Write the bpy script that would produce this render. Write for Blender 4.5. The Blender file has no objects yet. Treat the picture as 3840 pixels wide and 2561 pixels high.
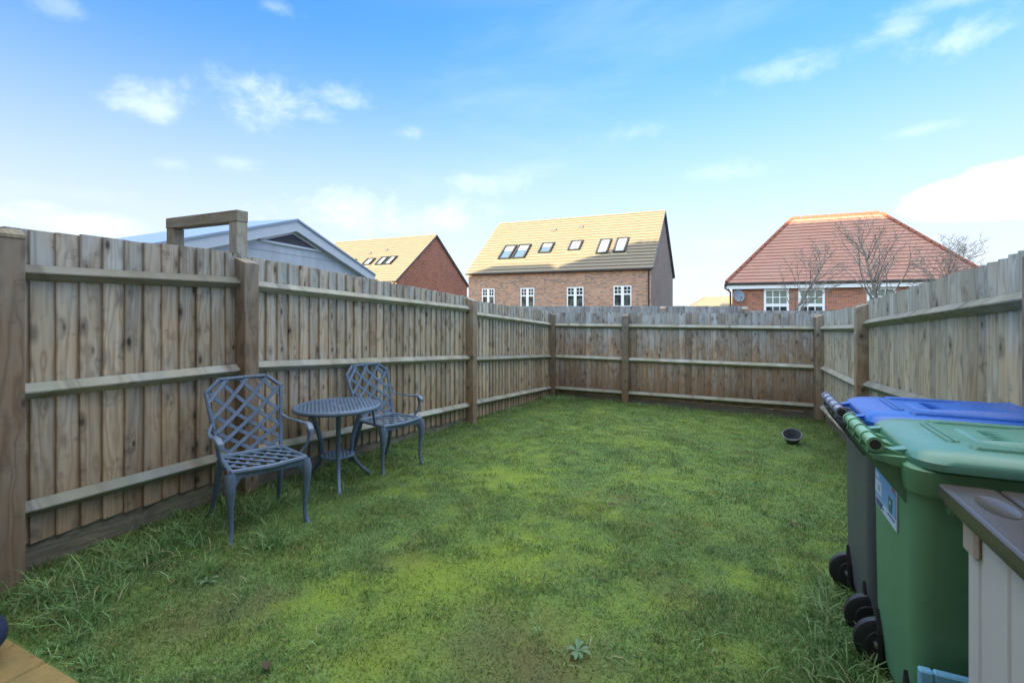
import bpy, bmesh, math, random
import numpy as np
from mathutils import Vector, Matrix
random.seed(7)
rng = np.random.default_rng(11)
S = bpy.context.scene
COL = S.collection
R = math.radians

# ------------------------------------------------------------------ camera
cam = bpy.data.cameras.new('camera')
cam_o = bpy.data.objects.new('camera', cam)
COL.objects.link(cam_o)
cam_o.location = (0, 0, 1.5)
cam_o.rotation_euler = (R(90), 0, R(24.9))
cam.sensor_width = 36
cam.lens = 17.3
cam.shift_y = -0.0328
cam.clip_start = 0.05
cam.clip_end = 3000
S.camera = cam_o

# ------------------------------------------------------------------ sky, sun, exposure
SUN_EL, SUN_AZ = 5.0, 192.0          # azimuth clockwise from +Y
EXPOSURE = 3.5
SKY = 0.15
S.view_settings.view_transform = 'Standard'
S.view_settings.look = 'None'
S.view_settings.exposure = EXPOSURE
S.view_settings.gamma = 1
S.view_settings.use_curve_mapping = False
S.render.engine = 'CYCLES'
S.cycles.use_denoising = True
S.cycles.max_bounces = 6
S.cycles.diffuse_bounces = 4


class Nodes:
    """short node-tree builder: sockets or numbers in, sockets out"""
    def __init__(self, nt):
        self.nt = nt
        nt.nodes.clear()

    def n(self, kind, **kw):
        nd = self.nt.nodes.new(kind)
        for k, v in kw.items():
            setattr(nd, k, v)
        return nd

    def put(self, sock, v):
        if isinstance(v, bpy.types.NodeSocket):
            self.nt.links.new(v, sock)
        elif v is not None:
            if sock.type == 'RGBA' and isinstance(v, (tuple, list)) and len(v) == 3:
                v = (*v, 1)
            if sock.type == 'VECTOR' and isinstance(v, (int, float)):
                v = (v, v, v)
            sock.default_value = v

    def m(self, op, a, b=0.0, c=None, clamp=False):
        nd = self.n('ShaderNodeMath', operation=op, use_clamp=clamp)
        self.put(nd.inputs[0], a)
        self.put(nd.inputs[1], b)
        if c is not None:
            self.put(nd.inputs[2], c)
        return nd.outputs[0]

    def v(self, op, a, b=None):
        nd = self.n('ShaderNodeVectorMath', operation=op)
        self.put(nd.inputs[0], a)
        if b is not None:
            self.put(nd.inputs[3 if op == 'SCALE' else 1], b)
        return nd.outputs[1] if op in ('DOT_PRODUCT', 'LENGTH') else nd.outputs[0]

    def xyz(self, a):
        nd = self.n('ShaderNodeSeparateXYZ')
        self.put(nd.inputs[0], a)
        return nd.outputs

    def comb(self, x, y, z):
        nd = self.n('ShaderNodeCombineXYZ')
        for s, v in zip(nd.inputs, (x, y, z)):
            self.put(s, v)
        return nd.outputs[0]

    def mix(self, f, a, b, blend='MIX'):
        nd = self.n('ShaderNodeMix', data_type='RGBA', blend_type=blend)
        self.put(nd.inputs[0], f)
        self.put(nd.inputs[6], a)
        self.put(nd.inputs[7], b)
        return nd.outputs[2]

    def noise(self, vec, scale, detail=2.0, rough=0.5, dist=0.0):
        nd = self.n('ShaderNodeTexNoise')
        self.put(nd.inputs['Vector'], vec)
        nd.inputs['Scale'].default_value = scale
        nd.inputs['Detail'].default_value = detail
        nd.inputs['Roughness'].default_value = rough
        nd.inputs['Distortion'].default_value = dist
        return nd.outputs[0]

    def step(self, v, lo, hi):
        nd = self.n('ShaderNodeMapRange', interpolation_type='SMOOTHSTEP')
        self.put(nd.inputs[0], v)
        self.put(nd.inputs[1], lo)
        self.put(nd.inputs[2], hi)
        return nd.outputs[0]


world = bpy.data.worlds.new('World')
S.world = world
world.use_nodes = True
w = Nodes(world.node_tree)
to_sun = Vector((math.sin(R(SUN_AZ)) * math.cos(R(SUN_EL)), math.cos(R(SUN_AZ)) * math.cos(R(SUN_EL)), math.sin(R(SUN_EL))))
sky = w.n('ShaderNodeTexSky', sky_type='NISHITA', sun_disc=False)
sky.sun_elevation = R(SUN_EL)
sky.sun_rotation = R(SUN_AZ)
sky.ozone_density = 2.0
sky.dust_density = 0.6
gm = w.n('ShaderNodeGamma')
gm.inputs[1].default_value = 0.68
w.put(gm.inputs[0], sky.outputs[0])
D = w.v('NORMALIZE', w.n('ShaderNodeTexCoord').outputs['Generated'])
dx, dy, dz = w.xyz(D)
# deep polarised blue away from the sun, paler and warmer towards it
sunward = w.step(w.v('DOT_PRODUCT', D, tuple(to_sun)), 0.05, 0.95)
clear = w.mix(sunward, w.v('MULTIPLY', gm.outputs[0], (0.124, 0.272, 0.475)), sky.outputs[0])
el = w.m('MULTIPLY', w.m('ARCSINE', dz), 180 / math.pi)
az = w.m('MULTIPLY', w.m('ARCTAN2', dx, dy), 180 / math.pi)
# pale haze low over the horizon, the same all the way round
haze = w.m('POWER', w.m('SUBTRACT', 1.0, w.step(el, -1.0, 31.0)), 1.1)
col = w.mix(w.m('MULTIPLY', haze, 0.95), clear, (0.60, 0.62, 0.665))
# clouds: wisps on a flat layer, an added veil overhead that lights the garden, plus the single clouds seen in the picture
pl = w.v('SCALE', D, w.m('DIVIDE', 1.0, w.m('ADD', w.m('MAXIMUM', dz, 0.0), 0.10)))
n_big = w.noise(w.v('MULTIPLY', pl, (0.8, 1.1, 1)), 1.0, 7, 0.6, 0.3)
n_mid = w.noise(w.v('MULTIPLY', D, (1, 1, 1.7)), 6.5, 8, 0.62, 0.5)
n_fine = w.noise(w.v('MULTIPLY', D, (1, 1, 1.5)), 17.0, 7, 0.62, 0.3)
dens = w.m('MAXIMUM', w.m('MULTIPLY', w.step(n_big, 0.52, 0.90), 0.18), w.m('MULTIPLY', w.step(dz, 0.50, 0.80), w.step(n_big, 0.25, 0.6)))  # second part: unseen veil overhead, added to light the garden
puff = w.m('ADD', w.m('MULTIPLY', w.m('SUBTRACT', n_mid, 0.5), 2.6), w.m('MULTIPLY', w.m('SUBTRACT', n_fine, 0.5), 1.7))
CLOUDS = [(-60.4, 18.0, 2.7, 1.9, .75), (-52.4, 20.9, 4.6, 2.7, .8), (-43.3, 21.9, 2.6, 1.2, .65), (-47.0, 20.0, 3.0, 1.1, .6),
          (-36.7, 19.0, 2.2, 1.0, .55), (-54.2, 14.5, 2.3, 1.0, .4), (-59.4, 13.6, 2.3, .8, .35), (-11.7, 19.1, 5.9, 1.3, .35),
          (3.6, 23.0, 5.0, 1.4, .5), (17.0, 22.0, 4.2, 1.5, .75), (13.0, 24.1, 3.2, 1.3, .6), (16.5, 25.2, 5.0, 1.0, .55),
          (18.6, 9.2, 5.4, 1.9, 1.6), (21.5, 10.0, 5.0, 2.1, 1.5), (-41.9, 10.6, 8.5, 2.4, .8), (-28.2, 14.4, 6.6, 1.8, .45),
          (-33.7, 10.5, 10., 2.5, .6), (-66.3, 7.4, 5.6, 1.1, .7), (-68.7, 8.4, 2.0, .7, .5), (-50.3, 28.8, 1.8, .7, .45),
          (-67.4, 24.3, 2.0, .9, .4), (14.7, 15.5, 2.8, .5, .35), (-2.1, 14.0, 5.0, 1.0, .35)]
for ca, ce, sa, se, op in CLOUDS:
    ex = w.m('DIVIDE', w.m('SUBTRACT', az, ca), sa)
    ey = w.m('DIVIDE', w.m('SUBTRACT', el, ce), se)
    e = w.m('SUBTRACT', 1.0, w.m('SQRT', w.m('ADD', w.m('MULTIPLY', ex, ex), w.m('MULTIPLY', ey, ey))))
    solid = op > 1
    e = w.m('ADD', w.m('MULTIPLY', e, 1.2 if solid else 0.9), w.m('MULTIPLY', puff, 0.40 if solid else 1.25))
    dens = w.m('MAXIMUM', dens, w.m('MULTIPLY', w.step(e, -0.15, 0.4 if solid else 1.3), 1.0 if solid else op * 0.46))
col = w.mix(w.m('MULTIPLY', dens, w.step(el, -1.0, 3.0)), col, w.mix(w.step(dz, 0.45, 0.7), (0.95, 0.98, 1.02), (2.0, 2.04, 2.1)))  # cloud overhead made brighter than in view, for light on the garden
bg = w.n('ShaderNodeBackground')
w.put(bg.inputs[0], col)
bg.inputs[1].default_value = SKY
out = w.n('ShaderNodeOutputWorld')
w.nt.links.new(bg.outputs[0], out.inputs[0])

sun = bpy.data.lights.new('sun', 'SUN')
sun.energy = 2.0
sun.angle = R(0.5)
sun.color = (1.0, 0.80, 0.47)
sun_o = bpy.data.objects.new('sun', sun)
COL.objects.link(sun_o)
to_sun = Vector((math.sin(R(SUN_AZ)) * math.cos(R(SUN_EL)), math.cos(R(SUN_AZ)) * math.cos(R(SUN_EL)), math.sin(R(SUN_EL))))
sun_o.rotation_euler = to_sun.to_track_quat('Z', 'Y').to_euler()
sun_o.location = to_sun * 60


# ------------------------------------------------------------------ object helpers
def tag(o, label=None, cat=None, group=None, kind=None):
    for k, v in (('label', label), ('category', cat), ('group', group), ('kind', kind)):
        if v:
            o[k] = v
    return o


def empty(name, loc=(0, 0, 0), rz=0.0, **kw):
    o = bpy.data.objects.new(name, None)
    o.empty_display_size = 0.1
    COL.objects.link(o)
    o.location = loc
    o.rotation_euler = (0, 0, rz)
    return tag(o, **kw)


def inst(name, mesh, parent=None, loc=(0, 0, 0), rot=(0, 0, 0)):
    o = bpy.data.objects.new(name, mesh)
    COL.objects.link(o)
    o.parent = parent
    o.location = loc
    o.rotation_euler = rot
    return o


def copy_tree(o, parent=None):
    c = o.copy()
    COL.objects.link(c)
    if parent:
        c.parent = parent
    for ch in list(o.children):
        copy_tree(ch, c)
    return c


class MB:
    def __init__(self):
        self.v, self.f = [], []

    def add(self, verts, faces):
        b = len(self.v)
        self.v += [tuple(p) for p in verts]
        self.f += [tuple(i + b for i in f) for f in faces]
        return self

    def box(self, c, s, rot=None):
        M = rot if rot is not None else Matrix.Identity(3)
        hx, hy, hz = s[0] / 2, s[1] / 2, s[2] / 2
        vs = [Vector(c) + M @ Vector((x, y, z)) for x, y, z in
              ((-hx, -hy, -hz), (hx, -hy, -hz), (hx, hy, -hz), (-hx, hy, -hz), (-hx, -hy, hz), (hx, -hy, hz), (hx, hy, hz), (-hx, hy, hz))]
        return self.add(vs, [(3, 2, 1, 0), (4, 5, 6, 7), (0, 1, 5, 4), (1, 2, 6, 5), (2, 3, 7, 6), (3, 0, 4, 7)])

    def span(self, a, b):
        return self.box([(p + q) / 2 for p, q in zip(a, b)], [abs(q - p) for p, q in zip(a, b)])

    def prism(self, poly, vec):
        """polygon (3-D points) pushed along vec"""
        n = len(poly)
        vs = [Vector(p) for p in poly] + [Vector(p) + Vector(vec) for p in poly]
        fs = [tuple(reversed(range(n))), tuple(range(n, 2 * n))]
        fs += [(i, (i + 1) % n, n + (i + 1) % n, n + i) for i in range(n)]
        return self.add(vs, fs)

    def loft(self, rings, cap=True):
        n = len(rings[0])
        vs = [p for r in rings for p in r]
        fs = []
        for k in range(len(rings) - 1):
            for i in range(n):
                j = (i + 1) % n
                fs.append((k * n + i, k * n + j, (k + 1) * n + j, (k + 1) * n + i))
        if cap:
            fs.append(tuple(reversed(range(n))))
            fs.append(tuple(range((len(rings) - 1) * n, len(rings) * n)))
        return self.add(vs, fs)

    def tube(self, pts, radii, n=8, flat=1.0):
        pts = [Vector(p) for p in pts]
        if not isinstance(radii, (list, tuple)):
            radii = [radii] * len(pts)
        rings = []
        up = None
        for i, p in enumerate(pts):
            t = (pts[min(i + 1, len(pts) - 1)] - pts[max(i - 1, 0)]).normalized()
            if up is None:
                up = Vector((0, 0, 1)) if abs(t.z) < 0.9 else Vector((1, 0, 0))
            sd = t.cross(up).normalized()
            up = sd.cross(t).normalized()
            r = radii[i]
            rings.append([p + sd * (math.cos(a) * r) + up * (math.sin(a) * r * flat) for a in [2 * math.pi * k / n for k in range(n)]])
        return self.loft(rings)

    def strap(self, a, b, width, thick, normal):
        a, b, nrm = Vector(a), Vector(b), Vector(normal).normalized()
        d = (b - a)
        t = d.normalized()
        sd = nrm.cross(t).normalized()
        M = Matrix((t, sd, nrm)).transposed()
        return self.box((a + b) / 2, (d.length, width, thick), M)

    def mesh(self, name, mat, smooth=False, bevel=0.0, seg=1):
        me = bpy.data.meshes.new(name)
        me.from_pydata([tuple(p) for p in self.v], [], self.f)
        bm = bmesh.new()
        bm.from_mesh(me)
        bmesh.ops.recalc_face_normals(bm, faces=bm.faces)
        if bevel:
            ed = [e for e in bm.edges if len(e.link_faces) == 2 and e.calc_face_angle(0) > 0.5]
            bmesh.ops.bevel(bm, geom=ed, offset=bevel, segments=seg, profile=0.6, affect='EDGES', clamp_overlap=True)
        if smooth:
            for f in bm.faces:
                f.smooth = True
            for e in bm.edges:
                if len(e.link_faces) == 2 and e.calc_face_angle(0) > R(38):
                    e.smooth = False
        bm.to_mesh(me)
        bm.free()
        me.materials.append(mat)
        return me

    def build(self, name, mat, parent=None, smooth=False, bevel=0.0, seg=1, loc=(0, 0, 0), rot=(0, 0, 0)):
        return inst(name, self.mesh(name, mat, smooth, bevel, seg), parent, loc, rot)


# ------------------------------------------------------------------ materials
def new_mat(name):
    m = bpy.data.materials.new(name)
    m.use_nodes = True
    k = Nodes(m.node_tree)
    b = k.n('ShaderNodeBsdfPrincipled')
    o = k.n('ShaderNodeOutputMaterial')
    k.nt.links.new(b.outputs[0], o.inputs[0])
    return m, k, b


def bump(k, b, h, strength=0.3, dist=0.01):
    bp = k.n('ShaderNodeBump')
    bp.inputs['Strength'].default_value = strength
    bp.inputs['Distance'].default_value = dist
    k.put(bp.inputs['Height'], h)
    k.nt.links.new(bp.outputs[0], b.inputs['Normal'])


def plain(name, col, rough=0.5, var=0.12, scale=8.0, metal=0.0, spec=0.5, bmp=0.0, coat=0.0):
    m, k, b = new_mat(name)
    P = k.n('ShaderNodeTexCoord').outputs['Object']
    n = k.noise(P, scale, 5, 0.6)
    f = k.m('MULTIPLY_ADD', k.m('SUBTRACT', n, 0.5), 2 * var * 1.6, 1.0)
    k.put(b.inputs['Base Color'], k.v('SCALE', tuple(col), f))
    k.put(b.inputs['Roughness'], k.m('MULTIPLY_ADD', k.noise(P, scale * 2.3, 3), 0.25, rough - 0.12))
    b.inputs['Metallic'].default_value = metal
    b.inputs['Specular IOR Level'].default_value = spec
    if coat:
        b.inputs['Coat Weight'].default_value = coat
    if bmp:
        bump(k, b, k.noise(P, scale * 12, 3), bmp, 0.004)
    return m


def wood(name, light, dark, grey, grey_amt=0.5, grey_from=1.0, grey_to=1.7, along='z', knots=1.0, green=0.0, low_brown=0.0, dirt=0.5):
    """weathered softwood: cathedral grain, knots, stains, silver greying"""
    m, k, b = new_mat(name)
    P0 = k.n('ShaderNodeTexCoord').outputs['Object']
    rnd = k.n('ShaderNodeObjectInfo').outputs['Random']
    x, y, z = k.xyz(P0)
    if along == 'z':
        a, l = k.m('ADD', x, k.m('MULTIPLY', y, 0.7)), z
    elif along == 'x':
        a, l = k.m('ADD', z, k.m('MULTIPLY', y, 0.8)), x
    else:
        a, l = k.m('ADD', z, k.m('MULTIPLY', x, 0.8)), y
    off = k.m('MULTIPLY', rnd, 37.0)
    P = k.comb(a, l, off)
    kn = k.n('ShaderNodeTexVoronoi', feature='F1', voronoi_dimensions='3D')
    k.put(kn.inputs['Vector'], k.comb(k.m('MULTIPLY', a, 10.0), k.m('MULTIPLY', l, 5.2), off))
    kn.inputs['Scale'].default_value = 1.0
    kn.inputs['Randomness'].default_value = 1.0
    kd = kn.outputs['Distance']
    near = k.m('SUBTRACT', 1.0, k.step(kd, 0.08, 0.50))
    warp = k.noise(k.comb(k.m('MULTIPLY', a, 9.0), k.m('MULTIPLY', l, 1.1), off), 1.0, 2, 0.5)
    rv = k.m('ADD', k.m('MULTIPLY', a, 26.0), k.m('MULTIPLY', warp, 11.0))
    rv = k.m('ADD', rv, k.m('MULTIPLY', near, 1.1 * knots))
    rings = k.m('POWER', k.m('PINGPONG', rv, 1.0), 1.6)
    fine = k.noise(k.comb(k.m('MULTIPLY', a, 260.0), k.m('MULTIPLY', l, 5.0), off), 1.0, 3, 0.6)
    c = k.mix(k.m('MULTIPLY', rings, 0.75), light, dark)
    c = k.mix(k.m('MULTIPLY', k.step(fine, 0.35, 0.75), 0.35), c, dark)
    # patchy weathering
    pat = k.noise(k.comb(k.m('MULTIPLY', a, 5.0), k.m('MULTIPLY', l, 2.3), off), 1.0, 4, 0.6)
    top = k.step(l, grey_from, grey_to) if along == 'z' else 0.5
    g = k.m('MULTIPLY', k.m('ADD', k.m('MULTIPLY', k.step(pat, 0.38, 0.68), 0.62), k.m('MULTIPLY', top, 0.7)), grey_amt, clamp=True)
    c = k.mix(g, c, k.mix(rings, grey, tuple(q * 0.70 for q in grey)))
    if low_brown:
        c = k.mix(k.m('MULTIPLY', k.m('SUBTRACT', 1.0, k.step(l, 0.0, 0.9)), low_brown), c, tuple(q * s for q, s in zip(dark, (0.98, 0.86, 0.68))))
    if green:
        c = k.mix(k.m('MULTIPLY', k.step(k.noise(P, 3.0, 4, 0.6), 0.4, 0.7), green), c, (0.20, 0.24, 0.15))
    # stains and knots
    st = k.noise(k.comb(k.m('MULTIPLY', a, 6.0), k.m('MULTIPLY', l, 6.5), k.m('ADD', off, 9.0)), 1.0, 5, 0.65)
    c = k.mix(k.m('MULTIPLY', k.step(st, 0.54, 0.70), dirt), c, (0.075, 0.07, 0.07))
    kcol = k.xyz(kn.outputs['Color'])[0]
    c = k.mix(k.m('MULTIPLY', k.m('MULTIPLY', near, k.step(kcol, 0.35, 0.65)), 0.6 * knots), c, (0.13, 0.115, 0.105))
    dark_k = k.m('MULTIPLY', k.m('SUBTRACT', 1.0, k.step(kd, 0.07, 0.19)), k.m('MULTIPLY', k.step(kcol, 0.15, 0.30), 0.9 * knots))
    c = k.mix(dark_k, c, (0.045, 0.038, 0.034))
    c = k.mix(k.m('MULTIPLY', k.m('FRACT', k.m('MULTIPLY', rnd, 13.7)), 0.38), c, tuple(q * 1.15 for q in dark))
    c = k.v('SCALE', c, k.m('MULTIPLY_ADD', rnd, 0.46, 0.86))
    k.put(b.inputs['Base Color'], c)
    b.inputs['Roughness'].default_value = 0.85
    b.inputs['Specular IOR Level'].default_value = 0.25
    bump(k, b, k.m('ADD', fine, rings), 0.35, 0.003)
    return m


TAN, TAND, GREY = (0.585, 0.48, 0.335), (0.275, 0.198, 0.125), (0.52, 0.555, 0.545)
M_board_l = wood('weathered_pine', TAN, TAND, GREY, 0.70, 1.05, 1.75, low_brown=0.6)
M_board_b = wood('weathered_brown_pine', (0.44, 0.305, 0.20), (0.165, 0.107, 0.069), (0.47, 0.50, 0.51), 0.85, 0.85, 1.65, low_brown=0.8)
M_board_r = wood('weathered_grey_pine', (0.55, 0.465, 0.32), (0.24, 0.185, 0.122), (0.50, 0.54, 0.52), 0.8, 1.1, 1.7, low_brown=0.5)
M_board_f = wood('silvered_pine', (0.40, 0.38, 0.33), (0.24, 0.21, 0.18), (0.42, 0.435, 0.435), 1.0, 0.2, 1.2)
M_rail = wood('rail_timber', (0.36, 0.335, 0.255), (0.23, 0.20, 0.14), (0.36, 0.395, 0.38), 0.9, along='x', knots=0.8, green=0.5, dirt=0.6)
M_post = wood('post_timber', (0.315, 0.232, 0.148), (0.155, 0.105, 0.064), (0.35, 0.355, 0.33), 0.5, 1.1, 1.8, low_brown=0.5)
M_gravel = wood('damp_timber', (0.20, 0.17, 0.115), (0.10, 0.08, 0.055), (0.19, 0.19, 0.165), 0.5, along='x', knots=0.3, green=0.3)
M_frame = wood('frame_timber', (0.50, 0.44, 0.32), (0.30, 0.24, 0.16), (0.44, 0.47, 0.43), 0.8, 0, 1, green=0.3)
M_frame_x = wood('frame_timber_flat', (0.45, 0.42, 0.33), (0.28, 0.24, 0.17), (0.42, 0.45, 0.43), 0.8, along='x', green=0.3)
M_darkpost = wood('dark_stained_timber', (0.085, 0.05, 0.033), (0.05, 0.03, 0.022), (0.10, 0.085, 0.075), 0.4, knots=0.4)
M_alu, k, b = new_mat('slate_blue_cast_metal')
P = k.n('ShaderNodeTexCoord').outputs['Object']
c = k.v('SCALE', (0.112, 0.168, 0.25), k.m('MULTIPLY_ADD', k.noise(P, 9.0, 5, .65), .7, .62))
c = k.mix(k.m('MULTIPLY', k.step(k.noise(P, 38.0, 4, .7), .58, .70), .55), c, (.20, .26, .34))
c = k.mix(k.m('MULTIPLY', k.step(k.noise(P, 24.0, 5, .7), .60, .72), .6), c, (.055, .055, .05))
k.put(b.inputs['Base Color'], c)
k.put(b.inputs['Roughness'], k.m('MULTIPLY_ADD', k.noise(P, 30.0, 3), .4, .22))
bump(k, b, k.noise(P, 120.0, 3), .25, .002)
M_black = plain('black_plastic', (0.022, 0.024, 0.030), 0.5, 0.2, 10)
M_gutter = plain('gutter_black', (0.018, 0.02, 0.024), 0.4)
M_white = plain('white_plastic', (0.78, 0.80, 0.82), 0.35, 0.04)
M_steel = plain('galvanised_steel', (0.55, 0.57, 0.58), 0.35, 0.1, metal=0.9)


def gz(x, y):
    """height of the ground: level near the house, falling gently away"""
    yy = min(max(y, 2.5), 9.9)
    z = -(yy - 2.5) * (0.0563 + 0.0015 * (max(min(x, 2), -4.5) + 1.2))
    if y > 45:
        z -= min((y - 45) / 75, 1) * 2.2
    return z


# ------------------------------------------------------------------ terrain and lawn
def soil_mat():
    m, k, b = new_mat('rough_ground')
    P = k.n('ShaderNodeNewGeometry').outputs['Position']
    c = k.mix(k.step(k.noise(P, 0.7, 5), 0.35, 0.65), (0.055, 0.075, 0.028), (0.09, 0.075, 0.05))
    k.put(b.inputs['Base Color'], c)
    b.inputs['Roughness'].default_value = 0.95
    return m


xs = [-700, -300, -120, -60, -30, -15, -8, -4.5, -3, -1, 1, 2, 6, 15, 30, 60, 120, 300, 700]
ys = [-700, -200, -60, -20, -5, 0, 2.5, 4, 6, 8, 9.9, 12, 20, 45, 60, 80, 120, 300, 1200]
me = bpy.data.meshes.new('terrain')
me.from_pydata([(x, y, gz(x, y) - 0.06) for y in ys for x in xs], [],
               [(j * len(xs) + i, j * len(xs) + i + 1, (j + 1) * len(xs) + i + 1, (j + 1) * len(xs) + i)
                for j in range(len(ys) - 1) for i in range(len(xs) - 1)])
me.materials.append(soil_mat())
tag(inst('terrain', me), kind='structure')


def vnoise(x, y, scale, seed):
    """smooth value noise, numpy arrays in and out"""
    g = np.random.default_rng(seed).random((256, 256))
    fx, fy = x * scale + 100, y * scale + 100
    ix, iy = np.floor(fx).astype(int), np.floor(fy).astype(int)
    tx, ty = fx - ix, fy - iy
    tx, ty = tx * tx * (3 - 2 * tx), ty * ty * (3 - 2 * ty)
    q = lambda a, b_: g[a % 256, b_ % 256]
    return (q(ix, iy) * (1 - tx) + q(ix + 1, iy) * tx) * (1 - ty) + (q(ix, iy + 1) * (1 - tx) + q(ix + 1, iy + 1) * tx) * ty


def fbm(x, y, scale, seed, oct_=4):
    s, a, t = 0, 0.5, 0
    for i in range(oct_):
        s = s + a * vnoise(x, y, scale * 2 ** i, seed + i)
        t += a
        a *= 0.55
    return s / t


X0, X1, Y0, Y1 = -3.72, 1.30, 1.10, 9.93
# moss lies where the mower scalps the turf: centre x, y, radius, strength
MOSS = [(-1.45, 2.35, .40, .8), (-1.15, 2.9, .55, .9), (-1.75, 3.0, .35, .7), (-1.0, 3.7, .5, .5), (-1.9, 1.9, .35, .55), (-1.4, 1.6, .3, .5),
        (-0.55, 2.55, .35, .6), (-0.3, 2.0, .28, .6), (0.1, 2.3, .25, .7), (-1.9, 4.2, .5, .7), (-2.1, 5.2, .5, .45), (-.7, 5.0, .6, .4),
        (-2.5, 3.3, .3, .5), (-1.2, 6.6, .7, .3), (0.0, 3.2, .3, .4), (-2.2, 1.5, .2, .5)]
BARE = [(-.75, 1.95, .30, .8), (-.55, 1.75, .22, .6), (-1.1, 2.15, .2, .4), (-.2, 2.9, .3, .45), (-1.9, 2.5, .25, .45), (-2.4, 1.55, .25, .6), (-1.0, 4.3, .4, .35), (-2.2, 1.75, .2, .5)]


def patch(x, y, lst):
    s = 0 * x
    for cx, cy, r, a in lst:
        s = np.maximum(s, a * np.exp(-(((x - cx) / r) ** 2 + ((y - cy) / r) ** 2)))
    return s


def moss_at(x, y):
    m = patch(x, y, MOSS) * (0.35 + 1.3 * fbm(x, y, 3.0, 5)) + 1.1 * (fbm(x, y, 1.3, 15) - 0.52)
    m = m + 1.3 * (fbm(x, y, 8, 77, 4) - 0.5)
    return np.clip(m, 0, 1)


def bare_at(x, y):
    return np.clip(patch(x, y, BARE) * (0.3 + 1.4 * fbm(x, y, 4, 31)) + 1.2 * (fbm(x, y, 2.2, 41) - 0.60) + 0.5 * (fbm(x, y, 11, 44, 2) - .5), 0, 1)


def gz_np(x, y):
    yy = np.clip(y, 2.5, 9.9)
    return -(yy - 2.5) * (0.0563 + 0.0015 * (np.clip(x, -4.5, 2) + 1.2))


def lawn_h(x, y):
    return gz_np(x, y) + 0.035 * (fbm(x, y, 2.2, 3) - 0.5) + 0.016 * (fbm(x, y, 14, 9, 2) - 0.5)


def see_through(k, b, c, amount):
    """leaves let light through"""
    tr = k.n('ShaderNodeBsdfTranslucent')
    k.put(tr.inputs[0], c)
    mx = k.n('ShaderNodeMixShader')
    mx.inputs[0].default_value = amount
    k.nt.links.new(b.outputs[0], mx.inputs[1])
    k.nt.links.new(tr.outputs[0], mx.inputs[2])
    o = [n for n in k.nt.nodes if n.type == 'OUTPUT_MATERIAL'][0]
    k.nt.links.new(mx.outputs[0], o.inputs[0])


def lawn_mat(name, blade):
    m, k, b = new_mat(name)
    at = lambda n: k.n('ShaderNodeAttribute', attribute_name=n).outputs['Fac']
    P = k.n('ShaderNodeNewGeometry').outputs['Position']
    ms, br = at('moss'), at('bare')
    hue = k.noise(P, 1.7, 4, 0.6)
    green = k.mix(k.step(hue, 0.35, 0.65), (0.112, 0.200, 0.066), (0.142, 0.228, 0.066))
    green = k.mix(k.m('MULTIPLY', k.step(k.noise(k.v('ADD', P, (5, 3, 1)), 3.5, 3), 0.5, 0.75), 0.6), green, (0.075, 0.150, 0.062))
    c = k.mix(k.m('MULTIPLY', ms, .9), green, (0.200, 0.285, 0.045))
    c = k.mix(k.m('MULTIPLY', br, 0.75), c, (0.125, 0.105, 0.052))
    if blade:
        t = at('tint')
        c = k.mix(k.step(t, 0.76, 0.98), c, (0.30, 0.26, 0.13))
        c = k.v('SCALE', c, k.m('MULTIPLY_ADD', t, 1.0, 0.62))
        b.inputs['Roughness'].default_value = 0.55
        b.inputs['Specular IOR Level'].default_value = 0.3
    else:
        n = k.noise(P, 55.0, 4, 0.65)
        c = k.v('SCALE', c, k.m('MULTIPLY_ADD', n, 0.9, 0.45))
        b.inputs['Roughness'].default_value = 0.9
        b.inputs['Specular IOR Level'].default_value = 0.1
        bump(k, b, k.noise(P, 90, 3), 0.8, 0.012)
    k.put(b.inputs['Base Color'], c)
    if blade:
        see_through(k, b, c, 0.48)
    return m


def attr(me, name, arr):
    a = me.attributes.new(name, 'FLOAT', 'POINT')
    a.data.foreach_set('value', np.ascontiguousarray(arr, dtype=np.float32))


nx, ny = 150, 260
gx, gy = np.meshgrid(np.linspace(X0 - .05, X1 + .05, nx), np.linspace(Y0 - .05, Y1 + .05, ny))
gx, gy = gx.ravel(), gy.ravel()
# the lawn's ragged front edge against the paving
me = bpy.data.meshes.new('lawn')
idx = np.arange(nx * ny).reshape(ny, nx)
quads = np.stack([idx[:-1, :-1], idx[:-1, 1:], idx[1:, 1:], idx[1:, :-1]], -1).reshape(-1, 4)
me.from_pydata(np.stack([gx, gy, lawn_h(gx, gy)], -1).tolist(), [], quads.tolist())
attr(me, 'moss', moss_at(gx, gy))
attr(me, 'bare', bare_at(gx, gy))
me.materials.append(lawn_mat('lawn_turf', False))
for p in me.polygons:
    p.use_smooth = True
tag(inst('lawn', me), kind='structure')


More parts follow.
